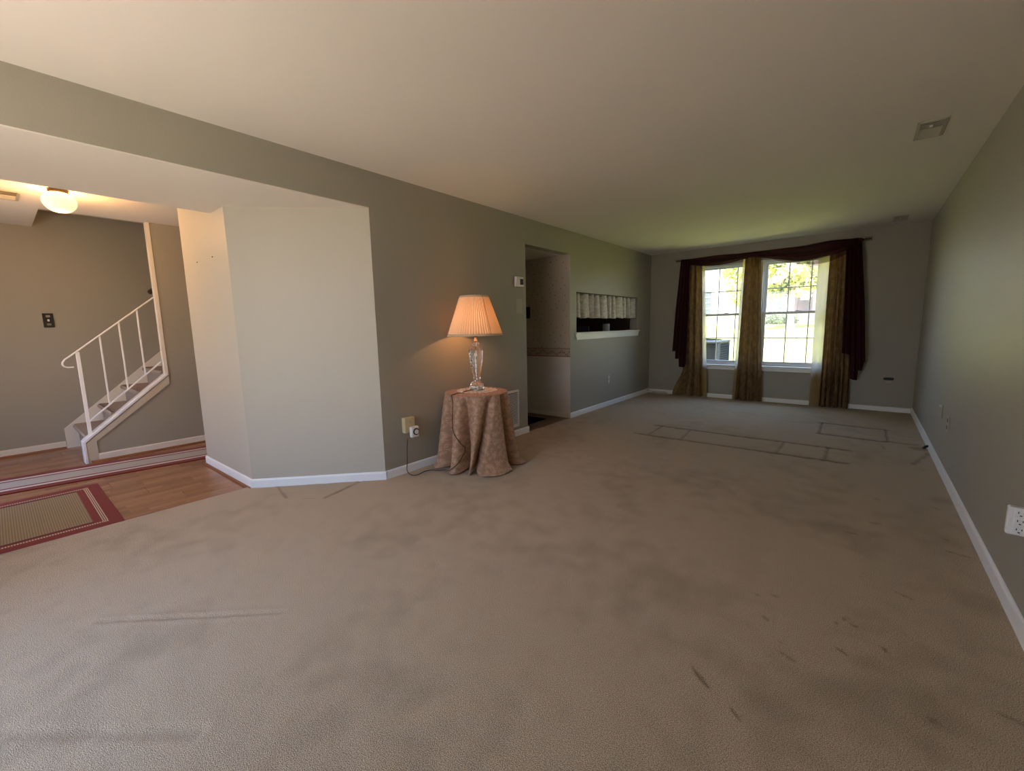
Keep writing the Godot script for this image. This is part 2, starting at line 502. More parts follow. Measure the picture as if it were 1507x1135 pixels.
# ------------------------------------------------------------------ walls, ceilings, trim
func build_shell() -> void:
	var w: Material = M.wall_paint
	var g := G.new()
	g.box(Vector3(-3.123, 0, -3.915), Vector3(XL, H, -1.957))
	g.box(Vector3(-3.123, 2.157, -4.862), Vector3(XL, H, -3.915))
	g.box(Vector3(-3.123, 0, -5.022), Vector3(XL, H, -4.862))
	g.box(Vector3(-3.123, 0, -7.0), Vector3(XL, 1.08, -5.022))
	g.box(Vector3(-3.123, 1.685, -7.0), Vector3(XL, H, -5.022))
	g.box(Vector3(-3.123, 0, -7.6), Vector3(XL, H, -7.0))
	struct("wall_left", g, w)
	# header beam over the wide opening to the entry hall, with its white underside
	var beam := struct("wall_beam", G.new().box(Vector3(-4.0, HB + 0.006, -1.96), Vector3(XL, H, ZN)), w)
	obj("soffit", G.new().box(Vector3(-4.0, HB, -1.96), Vector3(XL, HB + 0.006, ZN)), M.ceiling_paint, beam)
	# splayed corner block between living room and entry hall
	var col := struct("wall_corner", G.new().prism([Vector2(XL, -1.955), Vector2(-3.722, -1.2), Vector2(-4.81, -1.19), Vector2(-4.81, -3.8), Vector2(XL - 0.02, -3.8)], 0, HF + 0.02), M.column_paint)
	for q in [Vector3(-4.427, 1.841, -1.196), Vector3(-4.048, 1.842, -1.199)]:
		obj("nail_hole", G.new().tube([q, q + Vector3(0, 0, 0.009)], 0.004, 8), M.dark_grey, col)
	struct("wall_right", G.new().box(Vector3(XR, 0, -7.74), Vector3(XR + 0.12, H, ZN + 0.15)), w)
	# far wall with two window openings
	g = G.new()
	var x0 := -3.123; var x1 := XR
	g.box(Vector3(x0, 0, ZF - 0.16), Vector3(x1, 0.545, ZF))
	g.box(Vector3(x0, 2.17, ZF - 0.16), Vector3(x1, H, ZF))
	g.box(Vector3(x0, 0.545, ZF - 0.16), Vector3(-2.235, 2.17, ZF))
	g.box(Vector3(-1.285, 0.545, ZF - 0.16), Vector3(-1.27, 2.17, ZF))
	g.box(Vector3(-0.305, 0.545, ZF - 0.16), Vector3(x1, 2.17, ZF))
	struct("wall_far", g, w)
	# wall behind the camera with the front window, and the entry wall with its glazed door
	g = G.new()
	g.box(Vector3(-4.0, 0, ZN), Vector3(XR, 0.25, ZN + 0.15))
	g.box(Vector3(-4.0, 2.25, ZN), Vector3(XR, H, ZN + 0.15))
	g.box(Vector3(-4.0, 0.25, ZN), Vector3(-2.9, 2.25, ZN + 0.15))
	g.box(Vector3(-1.0, 0.25, ZN), Vector3(XR, 2.25, ZN + 0.15))
	struct("wall_near", g, w)
	g = G.new()
	g.box(Vector3(-7.0, 0, ZN), Vector3(-5.75, H, ZN + 0.15))
	g.box(Vector3(-4.75, 0, ZN), Vector3(-4.0, H, ZN + 0.15))
	g.box(Vector3(-5.75, 2.08, ZN), Vector3(-4.75, H, ZN + 0.15))
	struct("wall_entry", g, w)
	struct("ceiling", G.new().box(Vector3(-3.123, H, ZF - 0.16), Vector3(XR + 0.12, H + 0.15, ZN + 0.15)), M.ceiling_paint)
	g = G.new()
	g.box(Vector3(-5.9, HF, -3.8), Vector3(-3.99, HF + 0.3, ZN + 0.15))
	g.box(Vector3(-7.0, HF, -0.415), Vector3(-5.9, HF + 0.3, ZN + 0.15))
	struct("ceiling_entry", g, M.ceiling_paint)
	# tall stairwell
	struct("wall_stairwell", G.new().box(Vector3(XE - 0.12, 0, -4.1), Vector3(XE, 4.9, ZN + 0.15)), w)
	g = G.new()
	g.box(Vector3(XE, 0, -4.1), Vector3(-5.95, 4.9, -3.98))
	g.box(Vector3(XE, HF + 0.3, -0.415), Vector3(-5.9, 4.9, -0.3))
	g.box(Vector3(-5.95, HF, -4.0), Vector3(-5.9, 4.9, -0.35))
	g.box(Vector3(-5.95, 0, -3.92), Vector3(-4.7, HF, -3.8))
	struct("wall_upper_stair", g, w)
	struct("ceiling_stairwell", G.new().box(Vector3(XE - 0.12, 4.9, -4.1), Vector3(-5.85, 5.0, -0.3)), M.ceiling_paint)
	# wall under the stair and beside it
	g = G.new()
	g.slab_x([Vector2(-0.47, 0), Vector2(-1.19, 0), Vector2(-1.19, 0.80), Vector2(-0.47, 0.19)], -5.92, XS)
	g.box(Vector3(-5.92, 0, -3.8), Vector3(XS, HF, -1.19))
	struct("wall_stair", g, w)
	build_trim()

func baseboard(called: String, a: Vector3, b: Vector3, inward: Vector3, m: Material, hgt := 0.072) -> MeshInstance3D:
	# a board with a rounded top edge, standing against a wall
	var g := G.new()
	var t := 0.013
	var prof := [Vector2(0, 0), Vector2(t, 0), Vector2(t, hgt - 0.012), Vector2(t * 0.75, hgt - 0.003), Vector2(t * 0.3, hgt), Vector2(0, hgt)]
	for i in prof.size():
		var p: Vector2 = prof[i]; var q: Vector2 = prof[(i + 1) % prof.size()]
		var nn := (inward * (q - p).y - Vector3.UP * (q - p).x).normalized()
		g.quad(a + inward * p.x + Vector3.UP * p.y, b + inward * p.x + Vector3.UP * p.y, b + inward * q.x + Vector3.UP * q.y, a + inward * q.x + Vector3.UP * q.y, nn)
	for e in [a, b]:
		var d: Vector3 = (a - b) if e == a else (b - a)
		for i in range(1, prof.size() - 1):
			g.flat(e + inward * prof[0].x + Vector3.UP * prof[0].y, e + inward * prof[i].x + Vector3.UP * prof[i].y, e + inward * prof[i + 1].x + Vector3.UP * prof[i + 1].y, d)
	return struct(called, g, m)

func quarter_round(a: Vector3, b: Vector3, inward: Vector3, r := 0.018) -> void:
	var g := G.new()
	for i in 5:
		var t0 := PI / 2 * i / 5; var t1 := PI / 2 * (i + 1) / 5
		var p := inward * cos(t0) * r + Vector3.UP * sin(t0) * r; var q := inward * cos(t1) * r + Vector3.UP * sin(t1) * r
		g.quad(a + p, b + p, b + q, a + q, (p + q).normalized())
		g.flat(a, a + p, a + q, a - b); g.flat(b, b + p, b + q, b - a)
	struct("trim_1", g, M.wood_trim)

func build_trim() -> void:
	var t: Material = M.trim_white
	baseboard("baseboard_left", Vector3(XL, 0, -1.965), Vector3(XL, 0, -3.925), Vector3.RIGHT, t)
	baseboard("baseboard_left_far", Vector3(XL, 0, -4.855), Vector3(XL, 0, ZF), Vector3.RIGHT, t)
	baseboard("baseboard_far", Vector3(XL, 0, ZF), Vector3(XR, 0, ZF), Vector3.BACK, t, 0.065)
	baseboard("baseboard_right", Vector3(XR, 0, ZF), Vector3(XR, 0, ZN), Vector3.LEFT, t, 0.078)
	var d := (Vector3(-3.722, 0, -1.2) - Vector3(XL, 0, -1.955)).normalized()
	baseboard("baseboard_corner", Vector3(XL, 0, -1.955) - d * 0.008, Vector3(-3.722, 0, -1.2) + d * 0.008, Vector3(-d.z, 0, d.x) * (1.0 if -d.z > 0 else -1.0), t)
	baseboard("baseboard_corner_hall", Vector3(-3.716, 0, -1.2), Vector3(-4.822, 0, -1.19), Vector3.BACK, t)
	quarter_round(Vector3(-3.725, -0.012, -1.186), Vector3(-4.84, -0.012, -1.176), Vector3.BACK)
	baseboard("baseboard_stair", Vector3(XS, 0, -0.55), Vector3(XS, 0, -3.8), Vector3.RIGHT, M.trim_cream)
	quarter_round(Vector3(XS + 0.013, -0.012, -0.49), Vector3(XS + 0.013, -0.012, -3.8), Vector3.RIGHT, 0.022)
	baseboard("baseboard_stairwell", Vector3(XE, 0, -0.4), Vector3(XE, 0, ZN), Vector3.RIGHT, M.trim_cream)
	quarter_round(Vector3(XE + 0.013, -0.012, -0.4), Vector3(XE + 0.013, -0.012, ZN), Vector3.RIGHT, 0.022)
	# cream casing up the end of the stair wall
	struct("trim_2", G.new().box(Vector3(-5.905, 0.80, -1.19), Vector3(-5.844, HF, -1.153), 0.003), M.trim_cream)

# ------------------------------------------------------------------ floors
func build_floors() -> void:
	var grooves := [
		# x, z, x, z, half width, depth, darkening
		[-1.95, -4.575, -0.04, -4.605, 0.028, 0.006, 0.55], [-1.90, -5.085, -0.04, -5.085, 0.030, 0.006, 0.55],
		[-1.81, -4.59, -1.83, -5.09, 0.012, 0.005, 0.4], [-1.45, -4.6, -1.49, -5.08, 0.012, 0.005, 0.35], [-0.565, -4.605, -0.565, -5.045, 0.014, 0.005, 0.3], [-0.195, -4.61, -0.196, -5.09, 0.014, 0.005, 0.35],
		[-0.31, -5.69, 0.257, -5.65, 0.034, 0.006, 0.58], [-0.324, -6.33, 0.258, -6.28, 0.036, 0.006, 0.55], [-0.31, -5.69, -0.324, -6.33, 0.012, 0.005, 0.45], [0.257, -5.65, 0.258, -6.28, 0.013, 0.005, 0.45], [0.29, -5.66, 0.47, -5.68, 0.028, 0.005, 0.4],
		[-3.56, -1.33, -3.27, -1.27, 0.012, 0.005, 0.3], [-3.27, -1.27, -3.03, -1.45, 0.010, 0.003, 0.05], [-3.03, -1.45, -3.13, -1.80, 0.013, 0.005, 0.35],
		[-2.50, -0.155, -1.92, -0.68, 0.013, 0.005, 0.06], [-2.3, 0.36, -1.53, -0.265, 0.022, 0.004, 0.09],
		[0.40, -4.9, 0.53, -5.35, 0.02, 0.003, 0.35],
	]
	var specks := [[-0.39, -1.471, -0.331, -1.424], [-0.251, -1.38, -0.22, -1.355], [-0.157, -1.747, -0.114, -1.739], [-0.001, -1.908, 0.028, -1.892], [-0.185, -1.819, -0.162, -1.814], [-0.245, -1.933, -0.231, -1.922], [-0.302, -2.086, -0.288, -2.085], [-0.242, -2.12, -0.22, -2.131], [0.013, -2.116, 0.028, -2.144], [-0.008, -2.069, 0.0, -2.086], [0.044, -2.104, 0.055, -2.102], [0.139, -2.012, 0.146, -2.001], [0.192, -2.486, 0.246, -2.465], [0.241, -1.718, 0.259, -1.72], [0.312, -1.658, 0.337, -1.657], [0.419, -1.873, 0.461, -1.868], [0.423, -3.294, 0.446, -3.282], [0.428, -3.113, 0.499, -3.099], [0.134, -3.792, 0.159, -3.752], [0.1, -3.295, 0.151, -3.311], [0.426, -3.811, 0.461, -3.785], [-0.003, -3.064, 0.038, -3.064], [0.516, -5.348, 0.541, -5.263], [0.426, -4.767, 0.463, -4.711], [0.206, -5.461, 0.233, -5.336], [0.206, -4.854, 0.251, -4.839]]
	var blots := [[-0.03, -3.02, 0.28, 0.22], [0.5, -5.5, 0.12, 0.4], [-2.85, -0.74, 0.3, 0.08], [-2.11, -1.4, 0.35, 0.10], [-2.1, -2.6, 0.3, 0.10], [-0.08, -1.59, 0.3, 0.10], [0.18, -1.73, 0.25, 0.12], [-0.58, -1.95, 0.35, 0.10], [-0.11, -1.35, 0.22, 0.10], [-2.21, -0.3, 0.25, 0.08], [-1.19, -2.44, 0.3, 0.06], [0.46, -4.0, 0.2, 0.12], [0.5, -2.6, 0.25, 0.12], [-3.2, -4.4, 0.3, 0.12]]
	for s in specks: grooves.append([s[0], s[1], s[2], s[3], 0.006, 0.004, 0.45])
	var step := 0.0125
	var xs := PackedFloat32Array(); var zs := PackedFloat32Array()
	var x := -3.757
	while x < XR - 0.02: xs.append(x); x += step
	xs.append(XR)
	var z := 0.20
	var zc := ZN
	while zc > 0.21: zs.append(zc); zc -= 0.1
	while z > ZF + 0.02: zs.append(z); z -= step
	zs.append(ZF)
	var nx := xs.size(); var nz := zs.size()
	var hgt := PackedFloat32Array(); hgt.resize(nx * nz)
	var tone := PackedFloat32Array(); tone.resize(nx * nz)
	var big := FastNoiseLite.new(); big.seed = 4; big.frequency = 0.9; big.fractal_octaves = 3
	var mid := FastNoiseLite.new(); mid.seed = 9; mid.frequency = 5.0; mid.fractal_octaves = 3
	for j in nz:
		for i in nx:
			var a := big.get_noise_2d(xs[i], zs[j] * 0.8); var b := mid.get_noise_2d(xs[i], zs[j])
			tone[j * nx + i] = 1.0 + a * 0.16 + b * 0.14
			hgt[j * nx + i] = a * 0.004 + b * 0.0025
	for bl in blots:
		for j in nz:
			if absf(zs[j] - bl[1]) > bl[2] * 1.5: continue
			for i in nx:
				var dd = Vector2(xs[i] - bl[0], (zs[j] - bl[1])).length() / bl[2] + mid.get_noise_2d(xs[i] * 0.6, zs[j] * 0.6) * 0.5
				if dd < 1.0: tone[j * nx + i] *= 1.0 - bl[3] * smoothstep(1.0, 0.2, dd)
	for q in grooves:
		var a := Vector2(q[0], q[1]); var b := Vector2(q[2], q[3])
		var lo := a.min(b) - Vector2.ONE * 0.1; var hi := a.max(b) + Vector2.ONE * 0.1
		for j in nz:
			if zs[j] < lo.y or zs[j] > hi.y: continue
			for i in nx:
				if xs[i] < lo.x or xs[i] > hi.x: continue
				var p := Vector2(xs[i], zs[j])
				var d = p.distance_to(Geometry2D.get_closest_point_to_segment(p, a, b)) + mid.get_noise_2d(xs[i] * 3.0, zs[j] * 3.0) * q[4] * 0.6
				var k := smoothstep(q[4] * 1.5, q[4] * 0.25, d)
				hgt[j * nx + i] += -q[5] * k + q[5] * 0.5 * smoothstep(q[4] * 3.5, q[4] * 2.0, d) * (1.0 - k)
				tone[j * nx + i] *= 1.0 - q[6] * k
	var vs := PackedVector3Array(); var ns := PackedVector3Array(); var us := PackedVector2Array(); var cs := PackedColorArray(); var ix := PackedInt32Array()
	for j in nz:
		for i in nx:
			vs.append(Vector3(xs[i], hgt[j * nx + i], zs[j]))
			us.append(Vector2(xs[i], zs[j]))
			var t := clampf(tone[j * nx + i], 0.2, 1.4)
			cs.append(Color(t, t * lerpf(0.97, 1.0, t), t * lerpf(0.92, 1.0, t)))
			var i0 := maxi(i - 1, 0); var i1 := mini(i + 1, nx - 1); var j0 := maxi(j - 1, 0); var j1 := mini(j + 1, nz - 1)
			var dx := (hgt[j * nx + i1] - hgt[j * nx + i0]) / maxf(xs[i1] - xs[i0], 1e-4); var dz := (hgt[j1 * nx + i] - hgt[j0 * nx + i]) / minf(zs[j1] - zs[j0], -1e-4)
			ns.append(Vector3(-dx, 1, -dz).normalized())
	for j in nz - 1:
		for i in nx - 1:
			var zz := (zs[j] + zs[j + 1]) * 0.5
			var lim := -3.757
			if zz < -1.96: lim = -3.02
			elif zz < -1.2: lim = lerpf(-3.757, -3.02, (-1.2 - zz) / 0.76) - 0.06
			if xs[i] < lim - 0.001: continue
			var a := j * nx + i; var b := a + 1; var c := a + nx; var d := c + 1
			ix.append_array([a, c, b, b, c, d] if false else [a, b, c, b, d, c])
	# clockwise seen from above
	for k in range(0, ix.size(), 3):
		var nn := (vs[ix[k + 1]] - vs[ix[k]]).cross(vs[ix[k + 2]] - vs[ix[k]])
		if nn.y > 0.0:
			var sw := ix[k + 1]; ix[k + 1] = ix[k + 2]; ix[k + 2] = sw
	var arr := []
	arr.resize(Mesh.ARRAY_MAX)
	arr[Mesh.ARRAY_VERTEX] = vs; arr[Mesh.ARRAY_NORMAL] = ns; arr[Mesh.ARRAY_TEX_UV] = us; arr[Mesh.ARRAY_COLOR] = cs; arr[Mesh.ARRAY_INDEX] = ix
	var am := ArrayMesh.new()
	am.add_surface_from_arrays(Mesh.PRIMITIVE_TRIANGLES, arr)
	var carpet := MeshInstance3D.new()
	carpet.name = "floor"; carpet.mesh = am; carpet.material_override = M.carpet
	carpet.set_meta("kind", "structure")
	add_child(carpet)
	# subfloor so that nothing leaks from below
	struct("floor_slab", G.new().box(Vector3(-7.0, -0.2, ZF - 0.16), Vector3(XR + 0.12, -0.026, ZN + 0.15)), M.dark_grey)
	obj("carpet_edge", G.new().box(Vector3(-3.76, -0.026, -1.21), Vector3(-3.752, 0.002, ZN)), M.stair_carpet, carpet)
	# laminate boards of the entry hall
	var fl := struct("floor_entry", G.new().box(Vector3(XE, -0.026, -3.9), Vector3(-3.757, -0.0205, ZN)), M.dark_wood)
	rng.seed = 12
	var pw := 0.193; var pl := 1.21
	var row := 0
	var px := -3.757
	while px > XE + 0.01:
		var wdt := minf(pw, px - XE)
		var pz := ZN - fposmod(row * 0.43, 1.0) * pl
		pz = minf(ZN, pz + 0.0)
		var start := ZN
		while start > -3.9:
			var end := maxf(pz if pz < start else start - pl, -3.9)
			if start - end > 0.02:
				var g := G.new()
				var lo := Vector3(px - wdt + 0.0008, -0.0205, end + 0.0008); var hi := Vector3(px - 0.0008, -0.012, start - 0.0008)
				g.box(lo, hi, 0.0012)
				var off := Vector2(rng.randf(), rng.randf_range(-0.02, 0.02) + (0.333 if rng.randf() < 0.5 else 0.0))
				for i in g.u.size():
					g.u[i] = Vector2((g.v[i].z - end) / pl * 0.95, (g.v[i].x - lo.x) / pw) + off
				obj("plank", g, M.laminate, fl)
			start = end
			pz = end - pl
		px -= pw
		row += 1
	# kitchen passage floor
	struct("floor_kitchen", G.new().box(Vector3(-6.1, -0.026, ZF), Vector3(-3.012, -0.002, -3.85)), M.kitchen_vinyl)
	# rugs
	var mt := G.new().box(Vector3(-4.955, -0.012, -0.432), Vector3(-3.775, -0.002, 0.86), 0.002)
	for i in mt.u.size():
		mt.u[i] = Vector2((mt.v[i].z + 0.432) / 1.55, (mt.v[i].x + 4.955) / 1.18)
	tag(obj("door_mat", mt, M.door_mat), "ribbed tan door mat with a wide maroon frame lying against the carpet edge", "mat")
	var rn := G.new()
	var ang := deg_to_rad(-8.8)
	var tr := Transform3D(Basis(Vector3.UP, ang), Vector3(-5.415, -0.0075, -0.70))
	rn.obox(tr, Vector3(0.585, 0.009, 2.95), 0.002)
	var inv := tr.affine_inverse()
	for i in rn.u.size():
		var q := inv * rn.v[i]
		rn.u[i] = Vector2(q.z / 0.6, q.x / 0.585 + 0.5)
	tag(obj("runner_rug", rn, M.runner), "long grey woven runner rug with maroon borders along the hall below the stairs", "rug")
	var dk := G.new().box(Vector3(-4.1, -0.002, -4.62), Vector3(-3.24, 0.008, -4.25), 0.002)
	tag(obj("floor_mat", dk, M.dark_mat), "small dark speckled mat on the brown floor of the kitchen passage", "mat")

# ------------------------------------------------------------------ windows
func double_hung(n: int, x0: float, x1: float) -> void:
	# x0..x1 outer frame
	var y0 := 0.555; var y1 := 2.165
	var w := Node3D.new()
	w.name = "window_%d" % n
	add_child(w)
	w.position = Vector3((x0 + x1) * 0.5, y0, ZF - 0.09)
	w.set_meta("kind", "structure")
	var f := G.new()
	var zi := ZF - 0.035; var zo := ZF - 0.125
	f.box(Vector3(x0, y0, zo), Vector3(x0 + 0.03, y1, zi), 0.003); f.box(Vector3(x1 - 0.03, y0, zo), Vector3(x1, y1, zi), 0.003)
	f.box(Vector3(x0 + 0.03, y1 - 0.03, zo), Vector3(x1 - 0.03, y1, zi), 0.003); f.box(Vector3(x0 + 0.03, y0, zo), Vector3(x1 - 0.03, y0 + 0.03, zi), 0.003)
	obj("window_frame", f, M.vinyl, w)
	var a := x0 + 0.032; var b := x1 - 0.032
	var half := 1.365
	for k in 2:
		var lo: float = half - 0.02 if k == 0 else y0 + 0.032
		var hi: float = y1 - 0.032 if k == 0 else half + 0.02
		var zc: float = ZF - 0.10 if k == 0 else ZF - 0.062
		var s := 0.036
		var g := G.new()
		g.box(Vector3(a, lo, zc - 0.017), Vector3(a + s, hi, zc + 0.017), 0.003); g.box(Vector3(b - s, lo, zc - 0.017), Vector3(b, hi, zc + 0.017), 0.003)
		g.box(Vector3(a + s, hi - s, zc - 0.017), Vector3(b - s, hi, zc + 0.017), 0.003); g.box(Vector3(a + s, lo, zc - 0.017), Vector3(b - s, lo + s, zc + 0.017), 0.003)
		var sash := obj("sash", g, M.vinyl, w)
		var gx0 := a + s; var gx1 := b - s; var gy0 := lo + s; var gy1 := hi - s
		var ym := (gy0 + gy1) * 0.5
		var xm := [gx0 + (gx1 - gx0) / 3.0, gx0 + (gx1 - gx0) * 2.0 / 3.0]
		for q in xm:
			obj("muntin", G.new().box(Vector3(q - 0.008, gy0, zc - 0.006), Vector3(q + 0.008, gy1, zc + 0.006), 0.002), M.vinyl, sash)
		obj("muntin", G.new().box(Vector3(gx0, ym - 0.008, zc - 0.0058), Vector3(gx1, ym + 0.008, zc + 0.0058), 0.002), M.vinyl, sash)
		var ex := [gx0, xm[0], xm[1], gx1]
		for i in 3:
			for j in 2:
				obj("pane", G.new().box(Vector3(ex[i] - 0.002, (gy0 if j == 0 else ym) - 0.002, zc - 0.002), Vector3(ex[i + 1] + 0.002, (ym if j == 0 else gy1) + 0.002, zc + 0.002)), M.glass, sash)
	var m := (a + b) * 0.5
	obj("sash_lock", G.new().box(Vector3(m - 0.03, half + 0.02, ZF - 0.08), Vector3(m + 0.03, half + 0.032, ZF - 0.05), 0.004), M.vinyl, w)

func build_windows() -> void:
	double_hung(1, -2.232, -1.287)
	double_hung(2, -1.268, -0.307)
	struct("trim_3", G.new().box(Vector3(-2.30, 0.528, ZF - 0.035), Vector3(-0.24, 0.553, ZF + 0.03), 0.004), M.trim_white)
	struct("trim_4", G.new().box(Vector3(-2.27, 0.478, ZF), Vector3(-0.27, 0.527, ZF + 0.014), 0.003), M.trim_white)
	struct("trim_5", G.new().box(Vector3(-1.300, 0.553, ZF - 0.03), Vector3(-1.256, 2.17, ZF + 0.006), 0.003), M.trim_white)
	# front window behind the camera
	var w := Node3D.new()
	w.name = "window_3"; add_child(w); w.position = Vector3(-1.95, 0.25, ZN + 0.08); w.set_meta("kind", "structure")
	var f := G.new()
	for e in [[-2.9, -2.85], [-1.05, -1.00], [-1.97, -1.93]]:
		f.box(Vector3(e[0], 0.25, ZN + 0.05), Vector3(e[1], 2.25, ZN + 0.11), 0.003)
	f.box(Vector3(-2.85, 2.20, ZN + 0.05), Vector3(-1.05, 2.25, ZN + 0.11), 0.003); f.box(Vector3(-2.85, 0.25, ZN + 0.05), Vector3(-1.05, 0.30, ZN + 0.11), 0.003)
	obj("window_frame", f, M.vinyl, w)
	for e in [[-2.85, -1.97], [-1.93, -1.05]]:
		obj("pane", G.new().box(Vector3(e[0], 0.30, ZN + 0.078), Vector3(e[1], 2.20, ZN + 0.082)), M.glass, w)
	# glazed entry door
	var d := Node3D.new()
	d.name = "door_1"; add_child(d); d.position = Vector3(-5.25, 0, ZN + 0.07); d.set_meta("kind", "structure")
	f = G.new()
	f.box(Vector3(-5.75, -0.012, ZN + 0.05), Vector3(-5.66, 2.08, ZN + 0.09), 0.004); f.box(Vector3(-4.84, -0.012, ZN + 0.05), Vector3(-4.75, 2.08, ZN + 0.09), 0.004)
	f.box(Vector3(-5.66, 1.98, ZN + 0.05), Vector3(-4.84, 2.08, ZN + 0.09), 0.004); f.box(Vector3(-5.66, -0.012, ZN + 0.05), Vector3(-4.84, 0.2, ZN + 0.09), 0.004)
	obj("door_frame", f, M.vinyl, d)
	obj("pane", G.new().box(Vector3(-5.66, 0.2, ZN + 0.068), Vector3(-4.84, 1.98, ZN + 0.072)), M.glass, d)
	obj("handle", G.new().box(Vector3(-4.82, 0.95, ZN + 0.03), Vector3(-4.78, 1.10, ZN + 0.05), 0.005), M.black, d)

# ------------------------------------------------------------------ stairs and railing
func build_stairs() -> void:
	var st := thing("staircase", "carpeted staircase rising to the right behind the white railing", "stairs", Vector3(-6.4, -0.012, -0.5))
	var run := 0.222; var rise := 0.1965
	for i in 15:
		var z0 := -0.50 - run * i
		var y := rise * (i + 1) + 0.06
		if y > 3.2: break
		# rounded nosing in front of tread
		var prof := [Vector2(z0 - run - 0.03, y), Vector2(z0 + 0.012, y)]
		for k in 6:
			var a := PI / 2 - PI * k / 5.0
			prof.append(Vector2(z0 + 0.002 + cos(a) * 0.026, y - 0.026 + sin(a) * 0.026))
		prof.append(Vector2(z0 - 0.012, y - 0.07)); prof.append(Vector2(z0 - 0.012, y - rise - (0.072 if i == 0 else 0.0))); prof.append(Vector2(z0 - run - 0.03, y - rise - (0.072 if i == 0 else 0.0)))
		obj("step", G.new().slab_x(prof, XE + 0.022, -5.955), M.stair_carpet, st)
	# skirt board on the far wall
	var sk := G.new()
	sk.slab_x([Vector2(-0.405, -0.012), Vector2(-0.405, 0.213), Vector2(-0.9, 0.213 + 0.872 * 0.495), Vector2(-0.9, 0.0)], XE, XE + 0.02)
	sk.slab_x([Vector2(-0.9, 0.0), Vector2(-0.9, 0.213 + 0.872 * 0.495), Vector2(-3.9, 0.213 + 0.872 * 3.495), Vector2(-3.9, 2.2)], XE, XE + 0.02)
	struct("trim_6", sk, M.trim_cream)
	# board on the face of the stair wall, below the cap: vertical leg and sloping band
	var kb := G.new()
	kb.slab_x([Vector2(-0.472, -0.012), Vector2(-0.472, 0.185), Vector2(-0.55, 0.185 + 0.07), Vector2(-0.55, -0.012)], XS, XS + 0.012)
	kb.slab_x([Vector2(-0.472, 0.135), Vector2(-0.472, 0.19), Vector2(-1.184, 0.795), Vector2(-1.184, 0.705)], XS, XS + 0.011)
	struct("trim_7", kb, M.stringer_paint)
	# white cap over the stair wall and down its front
	var cp := G.new()
	cp.bar(Vector3(-5.90, 0.205, -0.462), Vector3(-5.90, 0.815, -1.182), 0.135, 0.026, 0.004)
	cp.box(Vector3(-5.967, -0.012, -0.474), Vector3(-5.832, 0.21, -0.448), 0.004)
	struct("trim_8", cp, M.trim_white)
	var rl := thing("stair_railing", "white painted metal stair railing with three thin balusters and a curled end", "railing", Vector3(-5.88, 0.22, -0.52))
	var X := -5.885
	# handrail with its curl
	var s := 0.845
	var pts := PackedVector3Array([Vector3(X, 1.632, -1.15), Vector3(X, 1.632 - s * 0.2, -0.95), Vector3(X, 1.09, -0.508), Vector3(X, 1.045, -0.455), Vector3(X, 1.022, -0.425), Vector3(X, 0.998, -0.408), Vector3(X, 0.974, -0.404), Vector3(X, 0.955, -0.414), Vector3(X, 0.945, -0.436), Vector3(X, 0.945, -0.476)])
	var hr := G.new()
	for i in pts.size() - 1:
		var d := (pts[i + 1] - pts[i]).normalized() * 0.002
		hr.bar(pts[i] - d, pts[i + 1] + d, 0.036, 0.012, 0.002, Vector3(0, 1, 0.3).normalized() if i < 5 else Vector3(0, 0.2, 1))
	obj("handrail", hr, M.trim_white, rl)
	obj("newel_post", G.new().box(Vector3(X - 0.014, 0.245, -0.531), Vector3(X + 0.014, 1.09, -0.503), 0.002), M.trim_white, rl)
	obj("bottom_rail", G.new().bar(Vector3(X, 0.405, -0.53), Vector3(X, 0.945, -1.144), 0.026, 0.013, 0.002), M.trim_white, rl)
	for z in [-0.690, -0.846, -1.0]:
		var lo = 0.405 + (-0.53 - z) * 0.879; var hi = 1.632 - (z + 1.15) * s
		obj("baluster", G.new().box(Vector3(X - 0.007, lo, z - 0.007), Vector3(X + 0.007, hi, z + 0.007), 0.0015), M.trim_white, rl)
	# brown wall handrail that starts behind the wall end
	var wr := thing("wall_handrail", "brown wooden handrail end on the stair wall, just left of the cream casing", "handrail", Vector3(-6.81, 1.70, -1.29))
	obj("rail", G.new().bar(Vector3(-6.81, 1.745, -1.292), Vector3(-6.81, 3.0, -2.75), 0.045, 0.05, 0.012), M.dark_wood, wr)
	for z in [-1.42, -2.5]:
		obj("bracket", G.new().tube([Vector3(XE, 1.74 + (-1.292 - z) * 0.86, z), Vector3(-6.81, 1.74 + (-1.292 - z) * 0.86, z)], 0.01, 8), M.antique_brass, wr)

# ------------------------------------------------------------------ curtains, scarf, rod
func panel(called: String, label: String, top: Vector2, bot: Vector2, ytop: float, folds: float, amp: float, ph: float, flare_l := 0.0, zc := -7.485) -> Node3D:
	var t := thing(called, label, "curtain", Vector3((bot.x + bot.y) * 0.5, 0.012, zc), "gold damask curtain panels")
	var f := func(u: float, v: float) -> Vector3:
		var y := lerpf(ytop, 0.012, v)
		var uu := u + 0.02 * sin(u * 17.0 + ph)
		var xx := lerpf(lerpf(top.x, bot.x, v), lerpf(top.y, bot.y, v), uu)
		if flare_l != 0.0: xx -= flare_l * pow(1.0 - u, 3.0) * smoothstep(0.78, 1.0, v)
		var am := amp * (0.55 + 0.45 * v)
		var zz := zc + am * sin(u * folds * TAU + ph + 0.5 * sin(v * 3.0 + u * 5.0)) + am * 0.35 * sin(u * folds * TAU * 2.3 + ph * 2.0 + v)
		return Vector3(xx, y, maxf(zz, ZF + 0.035))
	obj("cloth", G.new().grid(120, 40, f, Vector2(1.2, 3.2), Vector3.BACK), M.gold_damask, t)
	var hem := func(u: float, v: float) -> Vector3:
		var p: Vector3 = f.call(u, lerpf(0.965, 1.0, v))
		return p + Vector3(0, 0, 0.003)
	obj("hem", G.new().grid(120, 3, hem, Vector2(1.2, 0.11), Vector3.BACK), M.gold_damask, t)
	return t

